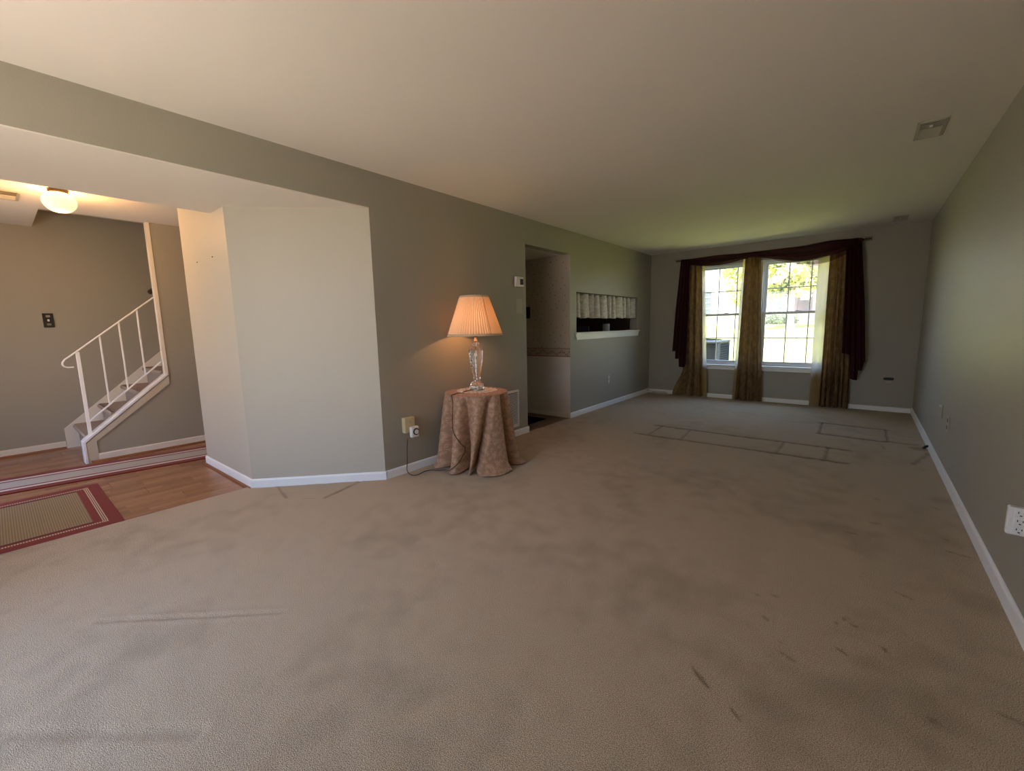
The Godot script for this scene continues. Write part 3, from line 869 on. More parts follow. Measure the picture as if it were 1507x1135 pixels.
func build_drapes() -> void:
	var rod := thing("curtain_rod", "thin dark curtain rod with feathered arrow finials above both windows", "curtain rod", Vector3(-1.28, 2.275, -7.485))
	var ra := Vector3(-2.46, 2.277, -7.485); var rb := Vector3(-0.09, 2.292, -7.485)
	obj("rod", G.new().tube([ra, rb], 0.009, 10), M.antique_brass, rod)
	for e in [ra, rb]:
		var s := -1.0 if e == ra else 1.0
		var g := G.new()
		g.tube([e, e + Vector3(s * 0.065, 0, 0)], 0.006, 8)
		for k in 3:
			var c: Vector3 = e + Vector3(s * (0.012 + k * 0.024), 0, 0)
			for q in [-1.0, 1.0]:
				g.bar(c, c + Vector3(s * 0.02, q * 0.022, 0), 0.008, 0.007, 0.002, Vector3.BACK)
				g.bar(c, c + Vector3(s * 0.02, 0, q * 0.016), 0.008, 0.007, 0.002)
		obj("finial", g, M.antique_brass, rod)
	for x in [-2.40, -1.27, -0.15]:
		obj("bracket", G.new().box(Vector3(x - 0.008, 2.262, ZF), Vector3(x + 0.008, 2.28, -7.475), 0.002), M.antique_brass, rod)
	var lp := panel("curtain", "gold damask curtain panel left of the left window, its hem spread on the floor", Vector2(-2.36, -2.115), Vector2(-2.36, -2.03), 2.262, 2.6, 0.034, 0.4, 0.17)
	var mp := panel("curtain", "gold damask curtain panel hanging between the two windows", Vector2(-1.49, -1.285), Vector2(-1.54, -1.16), 2.262, 3.2, 0.036, 1.7)
	var rp := panel("curtain", "gold damask curtain panel at the right window with a pale sheer leading edge", Vector2(-0.445, -0.185), Vector2(-0.44, -0.115), 2.262, 5.0, 0.036, 2.9)
	var edge := func(xa: Vector2, xb: Vector2) -> Callable:
		return func(u: float, v: float) -> Vector3:
			return Vector3(lerpf(lerpf(xa.x, xb.x, v), lerpf(xa.y, xb.y, v), u), lerpf(2.25, 0.012, v), -7.505 + 0.010 * sin(u * 5.0 + v * 3.0))
	obj("sheer_edge", G.new().grid(10, 30, edge.call(Vector2(-2.13, -2.082), Vector2(-2.05, -1.965)), Vector2(0.3, 3.2), Vector3.BACK), M.gold_sheer, lp)
	obj("sheer_edge", G.new().grid(10, 30, edge.call(Vector2(-1.522, -1.48), Vector2(-1.585, -1.52)), Vector2(0.3, 3.2), Vector3.BACK), M.gold_sheer, mp)
	# the flat single layer of the right panel that the daylight shines through
	var fl := func(u: float, v: float) -> Vector3:
		var y := lerpf(2.25, 0.012, v)
		return Vector3(lerpf(lerpf(-0.572, -0.560, v), -0.43, u), y, -7.50 + 0.012 * sin(u * 6.0 + v * 2.0))
	obj("sheer_edge", G.new().grid(14, 30, fl, Vector2(0.4, 3.2), Vector3.BACK), M.gold_sheer, rp)
	# burgundy scarf
	var sc := thing("window_scarf", "dark burgundy scarf valance swagged over the rod with stepped tails at both ends", "valance", Vector3(-1.25, 0.4, -7.44))
	var swag := func(xa: float, xb: float, tops: Array, bots: Array, z0: float) -> Callable:
		return func(u: float, v: float) -> Vector3:
			var pt := func(a: Array, k: float) -> float:
				var s := k * (a.size() - 1); var i := mini(int(s), a.size() - 2); var w := s - i
				var p0: float = a[maxi(i - 1, 0)]; var p1: float = a[i]; var p2: float = a[i + 1]; var p3: float = a[mini(i + 2, a.size() - 1)]
				return cubic_interpolate_safe(p1, p2, p0, p3, w)
			var yt: float = pt.call(tops, u); var yb: float = pt.call(bots, u)
			var sag := sin(u * PI)
			return Vector3(lerpf(xa, xb, u), lerpf(yt, yb, v), z0 + 0.016 * sin(v * 17.0 + u * 2.0) * (0.4 + sag * 0.6) + 0.035 * sin(v * PI))
	obj("swag", G.new().grid(60, 26, swag.call(-2.43, -1.26, [2.285, 2.292, 2.297, 2.285, 2.288], [2.22, 2.16, 2.145, 2.185, 2.235], -7.455), Vector2.ONE, Vector3.BACK), M.burgundy_voile, sc)
	obj("swag", G.new().grid(60, 26, swag.call(-1.42, -0.11, [2.27, 2.285, 2.29, 2.318, 2.305], [2.215, 2.15, 2.085, 2.12, 2.20], -7.445), Vector2.ONE, Vector3.BACK), M.burgundy_voile, sc)
	obj("sheer_layer", G.new().grid(60, 12, swag.call(-1.30, -0.20, [2.23, 2.20, 2.15, 2.18, 2.26], [2.205, 2.11, 2.035, 2.03, 2.13], -7.43), Vector2.ONE, Vector3.BACK), M.burgundy_single_layer, sc)
	var tail := func(tx: Vector2, mx: Vector2, bx: Vector2, hem: Callable, ytop: float) -> Callable:
		return func(u: float, v: float) -> Vector3:
			var y := lerpf(ytop, hem.call(u), v)
			var k := clampf((ytop - y) / (ytop - 0.5), 0.0, 1.0)
			var l := lerpf(tx.x, mx.x, minf(k * 2.2, 1.0)) if k < 0.45 else lerpf(mx.x, bx.x, (k - 0.45) / 0.55)
			var r := lerpf(tx.y, mx.y, minf(k * 2.2, 1.0)) if k < 0.45 else lerpf(mx.y, bx.y, (k - 0.45) / 0.55)
			return Vector3(lerpf(l, r, u), y, -7.43 + 0.020 * sin(u * 26.0 + 0.7 * sin(v * 2.0)) + 0.01 * sin(u * 9.0))
	var hemL := func(u: float) -> float:
		return 0.77 - 0.13 * smoothstep(0.20, 0.26, u) - 0.14 * smoothstep(0.42, 0.55, u) + 0.06 * smoothstep(0.85, 1.0, u)
	var hemR := func(u: float) -> float:
		return 0.79 - 0.07 * u - 0.33 * smoothstep(0.34, 0.37, u) + 0.15 * smoothstep(0.66, 0.70, u) + 0.13 * smoothstep(0.82, 0.98, u)
	obj("tail", G.new().grid(90, 40, tail.call(Vector2(-2.44, -2.29), Vector2(-2.50, -2.285), Vector2(-2.55, -2.30), hemL, 2.285), Vector2.ONE, Vector3.BACK), M.burgundy_voile, sc)
	obj("tail", G.new().grid(90, 40, tail.call(Vector2(-0.27, -0.115), Vector2(-0.245, -0.028), Vector2(-0.215, 0.050), hemR, 2.305), Vector2.ONE, Vector3.BACK), M.burgundy_voile, sc)
	obj("knot", G.new().grid(30, 14, func(u: float, v: float) -> Vector3:
		var a := u * TAU
		return Vector3(-0.19 + 0.10 * (v - 0.5) * 2.0, 2.285 + 0.03 * cos(a) * sin(0.3 + v * 2.5), -7.46 + 0.045 * sin(a) * sin(0.3 + v * 2.5)), Vector2.ONE), M.burgundy_voile, sc)

func cubic_interpolate_safe(p1: float, p2: float, p0: float, p3: float, w: float) -> float:
	return cubic_interpolate(p1, p2, p0, p3, w)

# ------------------------------------------------------------------ table cloth, lamp
const TC := Vector3(-2.712, 0.663, -2.765)
const LP := Vector3(-2.742, 0.666, -2.808)

func fold(phi: float, v: float) -> float:
	# ridges (+1) and creases (-1) at measured bearings from the camera's side of the table
	var d := rad_to_deg(phi)
	# one crease runs aslant: from the right at the table edge to the middle of the hem
	var c := lerpf(27.0, -7.0, v)
	var keys := [[-180, -1], [-155, 1], [-130, -1], [-105, 1], [-88, -0.6], [-70, 1], [-53, -1], [-33, 0.9], [-17, -1], [(c - 17.0) * 0.5 + 1.0, 0.7], [c, -0.75], [c + 9.0, 0.6], [40, 1], [51, -1], [70, 0.9], [90, -0.8], [112, 1], [135, -1], [158, 1], [180, -1]]
	for i in keys.size() - 1:
		if d >= keys[i][0] and d <= keys[i + 1][0]:
			var w: float = (d - keys[i][0]) / float(keys[i + 1][0] - keys[i][0])
			var e := lerpf(keys[i][1], keys[i + 1][1], 0.5 - 0.5 * cos(w * PI))
			return 1.0 - 2.0 * pow((1.0 - e) * 0.5, 1.8)
	return 0.0

func build_table_and_lamp() -> void:
	var toward := atan2(-TC.z, -TC.x)      # bearing of the room's near end
	var f := func(u: float, v: float) -> Vector3:
		var a := u * TAU - PI
		var phi := a
		var ang := toward - phi
		if v < 0.2:
			var r := 0.278 * v / 0.2
			return Vector3(TC.x + cos(ang) * r, TC.y, TC.z + sin(ang) * r)
		if v < 0.26:
			var k := (v - 0.2) / 0.06 * PI / 2
			return Vector3(TC.x + cos(ang) * (0.278 + 0.008 * sin(k)), TC.y - 0.008 * (1 - cos(k)), TC.z + sin(ang) * (0.278 + 0.008 * sin(k)))
		var t := (v - 0.26) / 0.74
		var fo: float = fold(phi, t)
		var r2: float = 0.286 + t * 0.024 + pow(t, 0.55) * 0.095 * (fo - 0.3) + 0.03 * pow(t, 3.0) * maxf(fo, 0.0)
		# the hem spreads on the carpet in front and to the right
		var pud := smoothstep(0.90, 1.0, t) * (0.055 * exp(-pow((rad_to_deg(phi) - 18.0) / 20.0, 2.0)) + 0.05 * exp(-pow((rad_to_deg(phi) - 80.0) / 8.0, 2.0)) + 0.02)
		r2 += pud
		var y: float = lerpf(TC.y - 0.008, 0.010 + 0.012 * (0.5 - 0.5 * fo) , t)
		var p := Vector3(TC.x + cos(ang) * r2, y, TC.z + sin(ang) * r2)
		p.x = maxf(p.x, XL + 0.018)
		return p
	tag(obj("tablecloth", G.new().grid(300, 90, f, Vector2(9.0, 3.6)), M.tan_damask), "floor-length tan damask cloth over the small round table by the left wall", "tablecloth")
	# lace doily
	var dg := G.new()
	var dn := 72
	for k in dn:
		var a0 := TAU * k / dn; var a1 := TAU * (k + 1) / dn
		var ro := func(a: float) -> float: return 0.180 + 0.012 * absf(sin(a * 9.0))
		var y := TC.y + 0.0025
		var c := Vector3(LP.x + 0.01, y, LP.z + 0.01)
		var rings := [0.0, 0.34, 0.52, 0.72, 0.80, 1.0]
		for i in 5:
			if i == 2 and k % 4 < 2: continue
			if i == 4 and k % 4 == 1: continue
			var p0 = c + Vector3(cos(a0), 0, sin(a0)) * ro.call(a0) * rings[i]; var p1 = c + Vector3(cos(a1), 0, sin(a1)) * ro.call(a1) * rings[i]
			var q1 = c + Vector3(cos(a1), 0, sin(a1)) * ro.call(a1) * rings[i + 1]; var q0 = c + Vector3(cos(a0), 0, sin(a0)) * ro.call(a0) * rings[i + 1]
			if i == 4:
				q0.y += 0.006 * absf(sin(a0 * 9.0)); q1.y += 0.006 * absf(sin(a1 * 9.0))
			dg.quad(p0, p1, q1, q0, Vector3.UP)
			dg.quad(p0 - Vector3(0, 0.002, 0), p1 - Vector3(0, 0.002, 0), q1 - Vector3(0, 0.002, 0), q0 - Vector3(0, 0.002, 0), Vector3.DOWN)
	tag(obj("lace_doily", dg, M.lace), "white round lace doily under the crystal lamp base", "doily")
	# lamp
	var lamp := thing("table_lamp", "lit crystal table lamp with a pleated peach shade on the cloth-covered table", "lamp", LP)
	var at := LP
	var yb := -LP.y
	obj("foot", G.new().lathe([Vector2(0.0, 0.0), Vector2(0.066, 0.0), Vector2(0.068, 0.006), Vector2(0.066, 0.012), Vector2(0.0, 0.013)], 36, at), M.silver_metal, lamp)
	var cut := func(a: float, y: float) -> float:
		if y > 0.14 and y < 0.36:
			return 0.965 + 0.05 * absf(sin(a * 7.0 + y * 62.0)) * absf(sin(a * 7.0 - y * 62.0)) + 0.03 * absf(cos(a * 7.0))
		return 0.98 + 0.05 * absf(cos(a * 12.0))
	var body := [Vector2(0.0, 0.013), Vector2(0.060, 0.013), Vector2(0.066, 0.026), Vector2(0.064, 0.045), Vector2(0.052, 0.068), Vector2(0.034, 0.084), Vector2(0.026, 0.092), Vector2(0.033, 0.104), Vector2(0.034, 0.116), Vector2(0.026, 0.128), Vector2(0.032, 0.142), Vector2(0.046, 0.19), Vector2(0.056, 0.25), Vector2(0.062, 0.31), Vector2(0.065, 0.355), Vector2(0.060, 0.378), Vector2(0.040, 0.392), Vector2(0.024, 0.398), Vector2(0.022, 0.404), Vector2(0.033, 0.414), Vector2(0.036, 0.426), Vector2(0.030, 0.440), Vector2(0.016, 0.450), Vector2(0.0, 0.450)]
	var fine_body := []
	for k in body.size() - 1:
		var steps := maxi(1, int((body[k] as Vector2).distance_to(body[k + 1]) / 0.009))
		for q in steps: fine_body.append((body[k] as Vector2).lerp(body[k + 1], float(q) / steps))
	fine_body.append(body[body.size() - 1])
	body = fine_body
	obj("crystal_base", G.new().lathe(body, 56, at, cut, true), M.crystal, lamp)
	obj("inner_rod", G.new().tube([at + Vector3(0, 0.02, 0), at + Vector3(0, 0.445, 0)], 0.006, 12), M.silver_metal, lamp)
	obj("collar", G.new().lathe([Vector2(0.0, 0.449), Vector2(0.020, 0.449), Vector2(0.022, 0.456), Vector2(0.014, 0.468), Vector2(0.012, 0.486), Vector2(0.0, 0.488)], 20, at), M.silver_metal, lamp)
	obj("socket", G.new().lathe([Vector2(0.0, 0.487), Vector2(0.017, 0.488), Vector2(0.018, 0.53), Vector2(0.015, 0.545), Vector2(0.0, 0.546)], 20, at), M.black, lamp)
	var bulb := obj("light_bulb", G.new().lathe([Vector2(0.0, 0.546), Vector2(0.013, 0.548), Vector2(0.015, 0.57), Vector2(0.027, 0.60), Vector2(0.031, 0.625), Vector2(0.026, 0.65), Vector2(0.012, 0.664), Vector2(0.0, 0.666)], 20, at), M.bulb_glow, lamp)
	var ht := G.new()
	for s in [-1.0, 1.0]:
		ht.tube([at + Vector3(0, 0.495, 0), at + Vector3(0.03 * s, 0.50, 0), at + Vector3(0.055 * s, 0.58, 0), at + Vector3(0.055 * s, 0.72, 0), at + Vector3(0.03 * s, 0.83, 0), at + Vector3(0, 0.852, 0)], 0.0022, 6)
	obj("harp", ht, M.antique_brass, lamp)
	obj("finial", G.new().lathe([Vector2(0.0, 0.852), Vector2(0.009, 0.853), Vector2(0.005, 0.862), Vector2(0.007, 0.868), Vector2(0.004, 0.876), Vector2(0.0, 0.878)], 14, at), M.silver_metal, lamp)
	# pleated shade: a cone of sharp folds with bound edges
	var s0 := 1.170 - LP.y; var s1 := 1.521 - LP.y
	var sh := func(u: float, v: float) -> Vector3:
		var a := u * TAU
		var r := lerpf(0.247, 0.127, v) + 0.0065 * (absf(fposmod(u * 64.0, 1.0) * 2.0 - 1.0) * 2.0 - 1.0) * (1.0 - 0.35 * v)
		return at + Vector3(cos(a) * r, lerpf(s0, s1, v), sin(a) * r)
	var shade := obj("lamp_shade", G.new().grid(64 * 8, 12, sh, Vector2.ONE), M.shade_pleats, lamp)
	for e in [[0.2535, 0.246, s0 - 0.004, s0 + 0.016], [0.132, 0.127, s1 - 0.014, s1 + 0.004]]:
		obj("trim_band", G.new().lathe([Vector2(e[0], e[2]), Vector2(e[0] + 0.003, e[2] + 0.002), Vector2(e[1] + 0.003, e[3] - 0.002), Vector2(e[1], e[3]), Vector2(e[1] - 0.003, e[3] - 0.002), Vector2(e[0] - 0.003, e[2] + 0.002), Vector2(e[0], e[2])], 84, at), M.shade_trim, shade)
	var sp := G.new()
	for k in 3:
		var a := TAU * k / 3.0 + 0.4
		sp.tube([at + Vector3(0, 0.851, 0), at + Vector3(cos(a) * 0.127, s1 - 0.006, sin(a) * 0.127)], 0.0018, 6)
	obj("spider", sp, M.antique_brass, shade)
	# seam of the cover, on the side by the passage
	var sa := toward - deg_to_rad(33.0)
	obj("seam", G.new().tube([at + Vector3(cos(sa) * 0.253, s0, sin(sa) * 0.253), at + Vector3(cos(sa) * 0.132, s1, sin(sa) * 0.132)], 0.0014, 6), M.wood_trim, shade)
	# cord: over the table edge, down the cloth, across the carpet to the timer
	var pts := PackedVector3Array()
	var surf := func(deg: float, t: float) -> Vector3:
		return f.call((deg_to_rad(deg) + PI) / TAU, t)
	pts.append(LP + Vector3(-0.02, 0.006, 0.066))
	pts.append(surf.call(-62.0, 0.11) + Vector3(0, 0.006, 0))
	pts.append(surf.call(-50.0, 0.17) + Vector3(0, 0.006, 0))
	for q in [[-46.0, 0.235], [-44.0, 0.30], [-43.0, 0.42], [-40.0, 0.52], [-34.0, 0.62], [-26.0, 0.72], [-23.0, 0.80], [-27.0, 0.90], [-36.0, 0.97]]:
		var p: Vector3 = surf.call(q[0], q[1])
		var o := Vector3(p.x - TC.x, 0, p.z - TC.z).normalized()
		pts.append(p + o * 0.012 + Vector3(0, 0.004, 0))
	for q in [Vector3(-2.76, 0.007, -2.40), Vector3(-2.80, 0.006, -2.36), Vector3(-2.86, 0.006, -2.33), Vector3(-2.885, 0.006, -2.27), Vector3(-2.865, 0.006, -2.17), Vector3(-2.91, 0.008, -2.14), Vector3(-2.972, 0.03, -2.15), Vector3(-2.978, 0.10, -2.16), Vector3(-2.978, 0.2, -2.165), Vector3(-2.972, 0.305, -2.172)]:
		pts.append(q)
	var cv := Curve3D.new()
	for i in pts.size():
		var tn := (pts[mini(i + 1, pts.size() - 1)] - pts[maxi(i - 1, 0)]) / 6.0
		cv.add_point(pts[i], -tn, tn)
	var cord := obj("cord", G.new().tube(cv.tessellate(4, 3.0), 0.0035, 6), M.cord_brown, lamp)
	obj("cord_switch", G.new().obox(Transform3D(Basis(Vector3.UP, 0.8), pts[1]), Vector3(0.042, 0.014, 0.018), 0.005), M.plastic_white, cord)
	var om := OmniLight3D.new()
	om.name = "lamp_light"
	lamp.add_child(om)
	om.position = Vector3(0, 0.615, 0)
	om.light_color = c8(255, 186, 120)
	om.light_energy = 0.034
	om.light_size = 0.03
	om.omni_range = 14.0; om.omni_attenuation = 2.0
	om.shadow_enabled = true

# ------------------------------------------------------------------ small fittings
func plate(called: String, label: String, category: String, c: Vector3, n: Vector3, w: float, h: float, m: Material, t := 0.006) -> Node3D:
	var o := thing(called, label, category, c)
	o.basis = Basis.IDENTITY
	var b := Basis(Vector3.UP.cross(n).normalized(), Vector3.UP, n)
	obj("cover_plate", G.new().obox(Transform3D(b, c + n * t * 0.5), Vector3(w, h, t), 0.0025), m, o)
	return o

func slots(o: Node3D, c: Vector3, n: Vector3, m: Material) -> void:
	var b := Basis(Vector3.UP.cross(n).normalized(), Vector3.UP, n)
	var r := obj("receptacle", G.new().obox(Transform3D(b, c), Vector3(0.034, 0.030, 0.003), 0.001), m, o)
	var g := G.new()
	g.obox(Transform3D(b, c + b * Vector3(-0.007, 0.004, 0.0012)), Vector3(0.0025, 0.008, 0.002))
	g.obox(Transform3D(b, c + b * Vector3(0.007, 0.004, 0.0012)), Vector3(0.0025, 0.007, 0.002))
	g.obox(Transform3D(b, c + b * Vector3(0.0, -0.008, 0.0012)), Vector3(0.006, 0.004, 0.002))
	obj("slots", g, M.black, r)

func build_fittings() -> void:
	# entry ceiling globe
	var gl := thing("ceiling_light", "glowing frosted glass globe fixture on the entry hall ceiling", "ceiling light", Vector3(-5.05, HF, -0.478))
	obj("canopy", G.new().lathe([Vector2(0.0, 0.0), Vector2(0.062, 0.0), Vector2(0.060, -0.018), Vector2(0.050, -0.03), Vector2(0.0, -0.031)], 32, gl.position), M.antique_brass, gl)
	var prof := [Vector2(0.048, -0.022)]
	for k in 17:
		var a := lerpf(0.9, -PI / 2, k / 16.0)
		prof.append(Vector2(maxf(cos(a), 0.0) * 0.102, -0.094 + sin(a) * 0.083))
	prof.reverse()
	obj("glass_globe", G.new().lathe(prof, 40, gl.position), M.globe_glow, gl)
	var om := OmniLight3D.new()
	om.name = "globe_light"
	gl.add_child(om)
	om.position = Vector3(0, -0.165, 0)
	om.light_color = c8(255, 188, 116)
	om.light_energy = 0.21
	om.light_size = 0.07
	om.omni_range = 14.0; om.omni_attenuation = 2.0
	om.shadow_enabled = true
	# ceiling registers
	ceiling_vent("large nearer ceiling vent with a dark open half and small lever by right wall", Vector3(0.235, H, -3.975), Vector2(0.145, 0.335), M.vent_paint)
	ceiling_vent("small far ceiling vent close to the window wall", Vector3(0.238, H, -7.12), Vector2(0.14, 0.31), M.vent_paint)
	ceiling_vent("white ceiling vent in the entry hall, left of the glowing globe", Vector3(-5.505, HF, -0.12), Vector2(0.34, 0.33), M.vent_paint, -PI / 2)
	# return air grille by the table
	var rv := thing("return_grille", "white louvred return air grille low on the left wall behind the draped table", "air vent", Vector3(XL, 0.105, -3.50))
	var g := G.new()
	var z0 := -3.748; var z1 := -3.25; var y0 := 0.108; var y1 := 0.534
	g.box(Vector3(XL, y0, z0), Vector3(XL + 0.009, y1, z0 + 0.028), 0.002); g.box(Vector3(XL, y0, z1 - 0.028), Vector3(XL + 0.009, y1, z1), 0.002)
	g.box(Vector3(XL, y0, z0 + 0.028), Vector3(XL + 0.009, y0 + 0.028, z1 - 0.028), 0.002); g.box(Vector3(XL, y1 - 0.028, z0 + 0.028), Vector3(XL + 0.009, y1, z1 - 0.028), 0.002)
	obj("frame", g, M.plastic_white, rv)
	g = G.new()
	for k in 26:
		var y := y0 + 0.035 + k * 0.014
		g.obox(Transform3D(Basis(Vector3.BACK, -0.7), Vector3(XL + 0.004, y, (z0 + z1) * 0.5)), Vector3(0.009, 0.0015, z1 - z0 - 0.056))
	stuff(obj("louvers", g, M.plastic_white, rv))
	obj("back", G.new().box(Vector3(XL - 0.001, y0 + 0.02, z0 + 0.02), Vector3(XL + 0.001, y1 - 0.02, z1 - 0.02)), M.dark_grey, rv)
	# thermostat and blank plate
	var th := thing("thermostat", "white wall thermostat with a small dark screen beside the passage", "thermostat", Vector3(XL, 1.675, -3.775))
	obj("body", G.new().box(Vector3(XL, 1.675, -3.842), Vector3(XL + 0.032, 1.785, -3.705), 0.005), M.plastic_white, th)
	obj("screen", G.new().box(Vector3(XL + 0.031, 1.700, -3.832), Vector3(XL + 0.0335, 1.762, -3.775), 0.001), M.screen, th)
	var bp := plate("blank_plate", "wall-coloured blank switch plate below the thermostat", "switch plate", Vector3(XL, 1.468, -3.785), Vector3.RIGHT, 0.115, 0.16, M.vent_paint, 0.005)
	obj("screw", G.new().tube([Vector3(XL + 0.004, 1.52, -3.785), Vector3(XL + 0.0062, 1.52, -3.785)], 0.004, 8), M.vent_paint, bp)
	obj("screw", G.new().tube([Vector3(XL + 0.004, 1.416, -3.785), Vector3(XL + 0.0062, 1.416, -3.785)], 0.004, 8), M.vent_paint, bp)
	# outlet with adapter and timer
	var ob := thing("outlet_adapter", "almond plug adapter on the left wall outlet beside the draped table", "outlet", Vector3(XL, 0.36, -2.19))
	obj("body", G.new().box(Vector3(XL, 0.358, -2.250), Vector3(XL + 0.045, 0.490, -2.142), 0.006), M.plastic_almond, ob)
	slots(ob, Vector3(XL + 0.045, 0.450, -2.196), Vector3.RIGHT, M.plastic_almond)
	slots(ob, Vector3(XL + 0.045, 0.398, -2.196), Vector3.RIGHT, M.plastic_almond)
	var tm := thing("plug_timer", "white mechanical plug timer with a grey dial in the almond adapter", "timer", Vector3(XL + 0.047, 0.31, -2.22))
	obj("body", G.new().box(Vector3(XL + 0.047, 0.318, -2.262), Vector3(XL + 0.082, 0.410, -2.182), 0.007), M.plastic_white, tm)
	var dl := obj("dial", G.new().tube([Vector3(XL + 0.081, 0.366, -2.226), Vector3(XL + 0.089, 0.366, -2.226)], 0.030, 28), M.dark_grey, tm)
	obj("knob", G.new().tube([Vector3(XL + 0.088, 0.366, -2.226), Vector3(XL + 0.096, 0.366, -2.226)], 0.020, 24), M.plastic_white, dl)
	# painted-over outlet below the pass-through
	var fo := plate("wall_outlet", "wall-coloured outlet below the kitchen pass-through", "outlet", Vector3(XL, 0.41, -5.975), Vector3.RIGHT, 0.085, 0.15, M.vent_paint)
	slots(fo, Vector3(XL + 0.006, 0.437, -5.975), Vector3.RIGHT, M.plastic_white)
	slots(fo, Vector3(XL + 0.006, 0.383, -5.975), Vector3.RIGHT, M.plastic_white)
	# six-way outlet on the right wall
	var ro := thing("power_tap", "white three-socket power tap sticking out of the right wall at the photo's right edge", "power tap", Vector3(0.52, 0.385, -2.47))
	var rt := Transform3D(Basis(Vector3.UP, -0.08), Vector3(0.517, 0.444, -2.468))
	obj("body", G.new().obox(rt, Vector3(0.064, 0.112, 0.036), 0.005), M.plastic_white, ro)
	for k in 3:
		slots(ro, rt * Vector3(0.002, 0.035 - k * 0.034, 0.0185), rt.basis.z, M.plastic_white)
	obj("plug", G.new().box(Vector3(0.535, 0.41, -2.48), Vector3(XR, 0.47, -2.46), 0.003), M.plastic_white, ro)
	var cj := plate("cable_jack", "small painted jack plate with a white tip on the right wall, nearer the corner", "wall plate", Vector3(XR, 0.458, -5.03), Vector3.LEFT, 0.07, 0.115, M.wall_paint)
	obj("jack", G.new().tube([Vector3(XR - 0.006, 0.50, -5.03), Vector3(XR - 0.02, 0.50, -5.03)], 0.009, 10), M.plastic_white, cj)
	var o2 := plate("wall_outlet", "grey dark-edged outlet on the right wall, nearer the camera than the jack plate", "outlet", Vector3(XR, 0.42, -4.64), Vector3.LEFT, 0.075, 0.125, M.vent_paint, 0.008)
	slots(o2, Vector3(XR - 0.008, 0.447, -4.64), Vector3.LEFT, M.dark_grey)
	slots(o2, Vector3(XR - 0.008, 0.393, -4.64), Vector3.LEFT, M.dark_grey)
	# black slot on the window wall
	var bs := thing("wall_slot", "black oval cable slot low on the window wall right of the curtains", "wall plate", Vector3(0.295, 0.43, ZF))
	var sg := G.new()
	var sp := []
	for k in 20:
		var a := TAU * k / 20.0
		sp.append(Vector2(0.292 + 0.055 * signf(cos(a)) * pow(absf(cos(a)), 0.5), 0.443 + 0.019 * signf(sin(a)) * pow(absf(sin(a)), 0.7)))
	for k in 20:
		var p: Vector2 = sp[k]; var q: Vector2 = sp[(k + 1) % 20]
		sg.flat(Vector3(0.292, 0.443, ZF + 0.004), Vector3(p.x, p.y, ZF + 0.004), Vector3(q.x, q.y, ZF + 0.004), Vector3.BACK)
		sg.quad(Vector3(p.x, p.y, ZF), Vector3(q.x, q.y, ZF), Vector3(q.x, q.y, ZF + 0.004), Vector3(p.x, p.y, ZF + 0.004), Vector3((p.x + q.x) / 2 - 0.292, (p.y + q.y) / 2 - 0.443, 0).normalized())
	obj("opening", sg, M.black, bs)
	obj("patch", G.new().box(Vector3(0.262, 0.385, ZF), Vector3(0.322, 0.420, ZF + 0.002)), M.vent_paint, bs)
	# black open switch box in the entry
	var sb := plate("switch_box", "black uncovered switch box on the brown entry wall left of the stairs", "switch", Vector3(XE, 1.418, -0.422), Vector3.RIGHT, 0.082, 0.150, M.black, 0.012)
	for y in [1.462, 1.374]:
		obj("screw_plate", G.new().box(Vector3(XE + 0.011, y - 0.013, -0.440), Vector3(XE + 0.016, y + 0.013, -0.404), 0.004), M.silver_metal, sb)
	obj("toggle", G.new().box(Vector3(XE + 0.011, 1.406, -0.430), Vector3(XE + 0.024, 1.430, -0.414), 0.003), M.plastic_white, sb)
	# black wall phone jack in the passage
	var pj := plate("passage_switch", "black switch plate on the wallpapered passage wall", "switch", Vector3(-3.705, 1.435, -4.862), Vector3.BACK, 0.10, 0.16, M.black, 0.012)
	obj("toggle", G.new().box(Vector3(-3.71, 1.425, -4.852), Vector3(-3.70, 1.445, -4.838), 0.002), M.dark_grey, pj)
	# coiled white cable in the far left corner
	var cpts := PackedVector3Array()
	for k in 60:
		var a := TAU * k / 24.0
		cpts.append(Vector3(-2.76 + cos(a) * (0.17 - k * 0.0012) , 0.010 + 0.0006 * k, -7.46 + sin(a) * 0.075))
	cpts.append(Vector3(-2.92, 0.03, -7.50)); cpts.append(Vector3(-2.975, 0.06, -7.50))
	var cb := thing("white_cable", "loosely coiled white cable on the carpet in the far left corner", "cable", Vector3(-2.76, 0.0, -7.46))
	obj("cable", G.new().tube(cpts, 0.005, 6), M.cable_white, cb)
	obj("junction_box", G.new().box(Vector3(XL + 0.0, 0.035, -7.55), Vector3(XL + 0.03, 0.085, -7.48), 0.004), M.cable_white, cb)
	# black nub on the right baseboard
	tag(obj("cable_end", G.new().tube([Vector3(XR - 0.012, 0.035, -5.52), Vector3(XR - 0.03, 0.03, -5.515), Vector3(XR - 0.045, 0.014, -5.50)], 0.012, 10), M.black), "short black cable end poking out of the right baseboard", "cable")

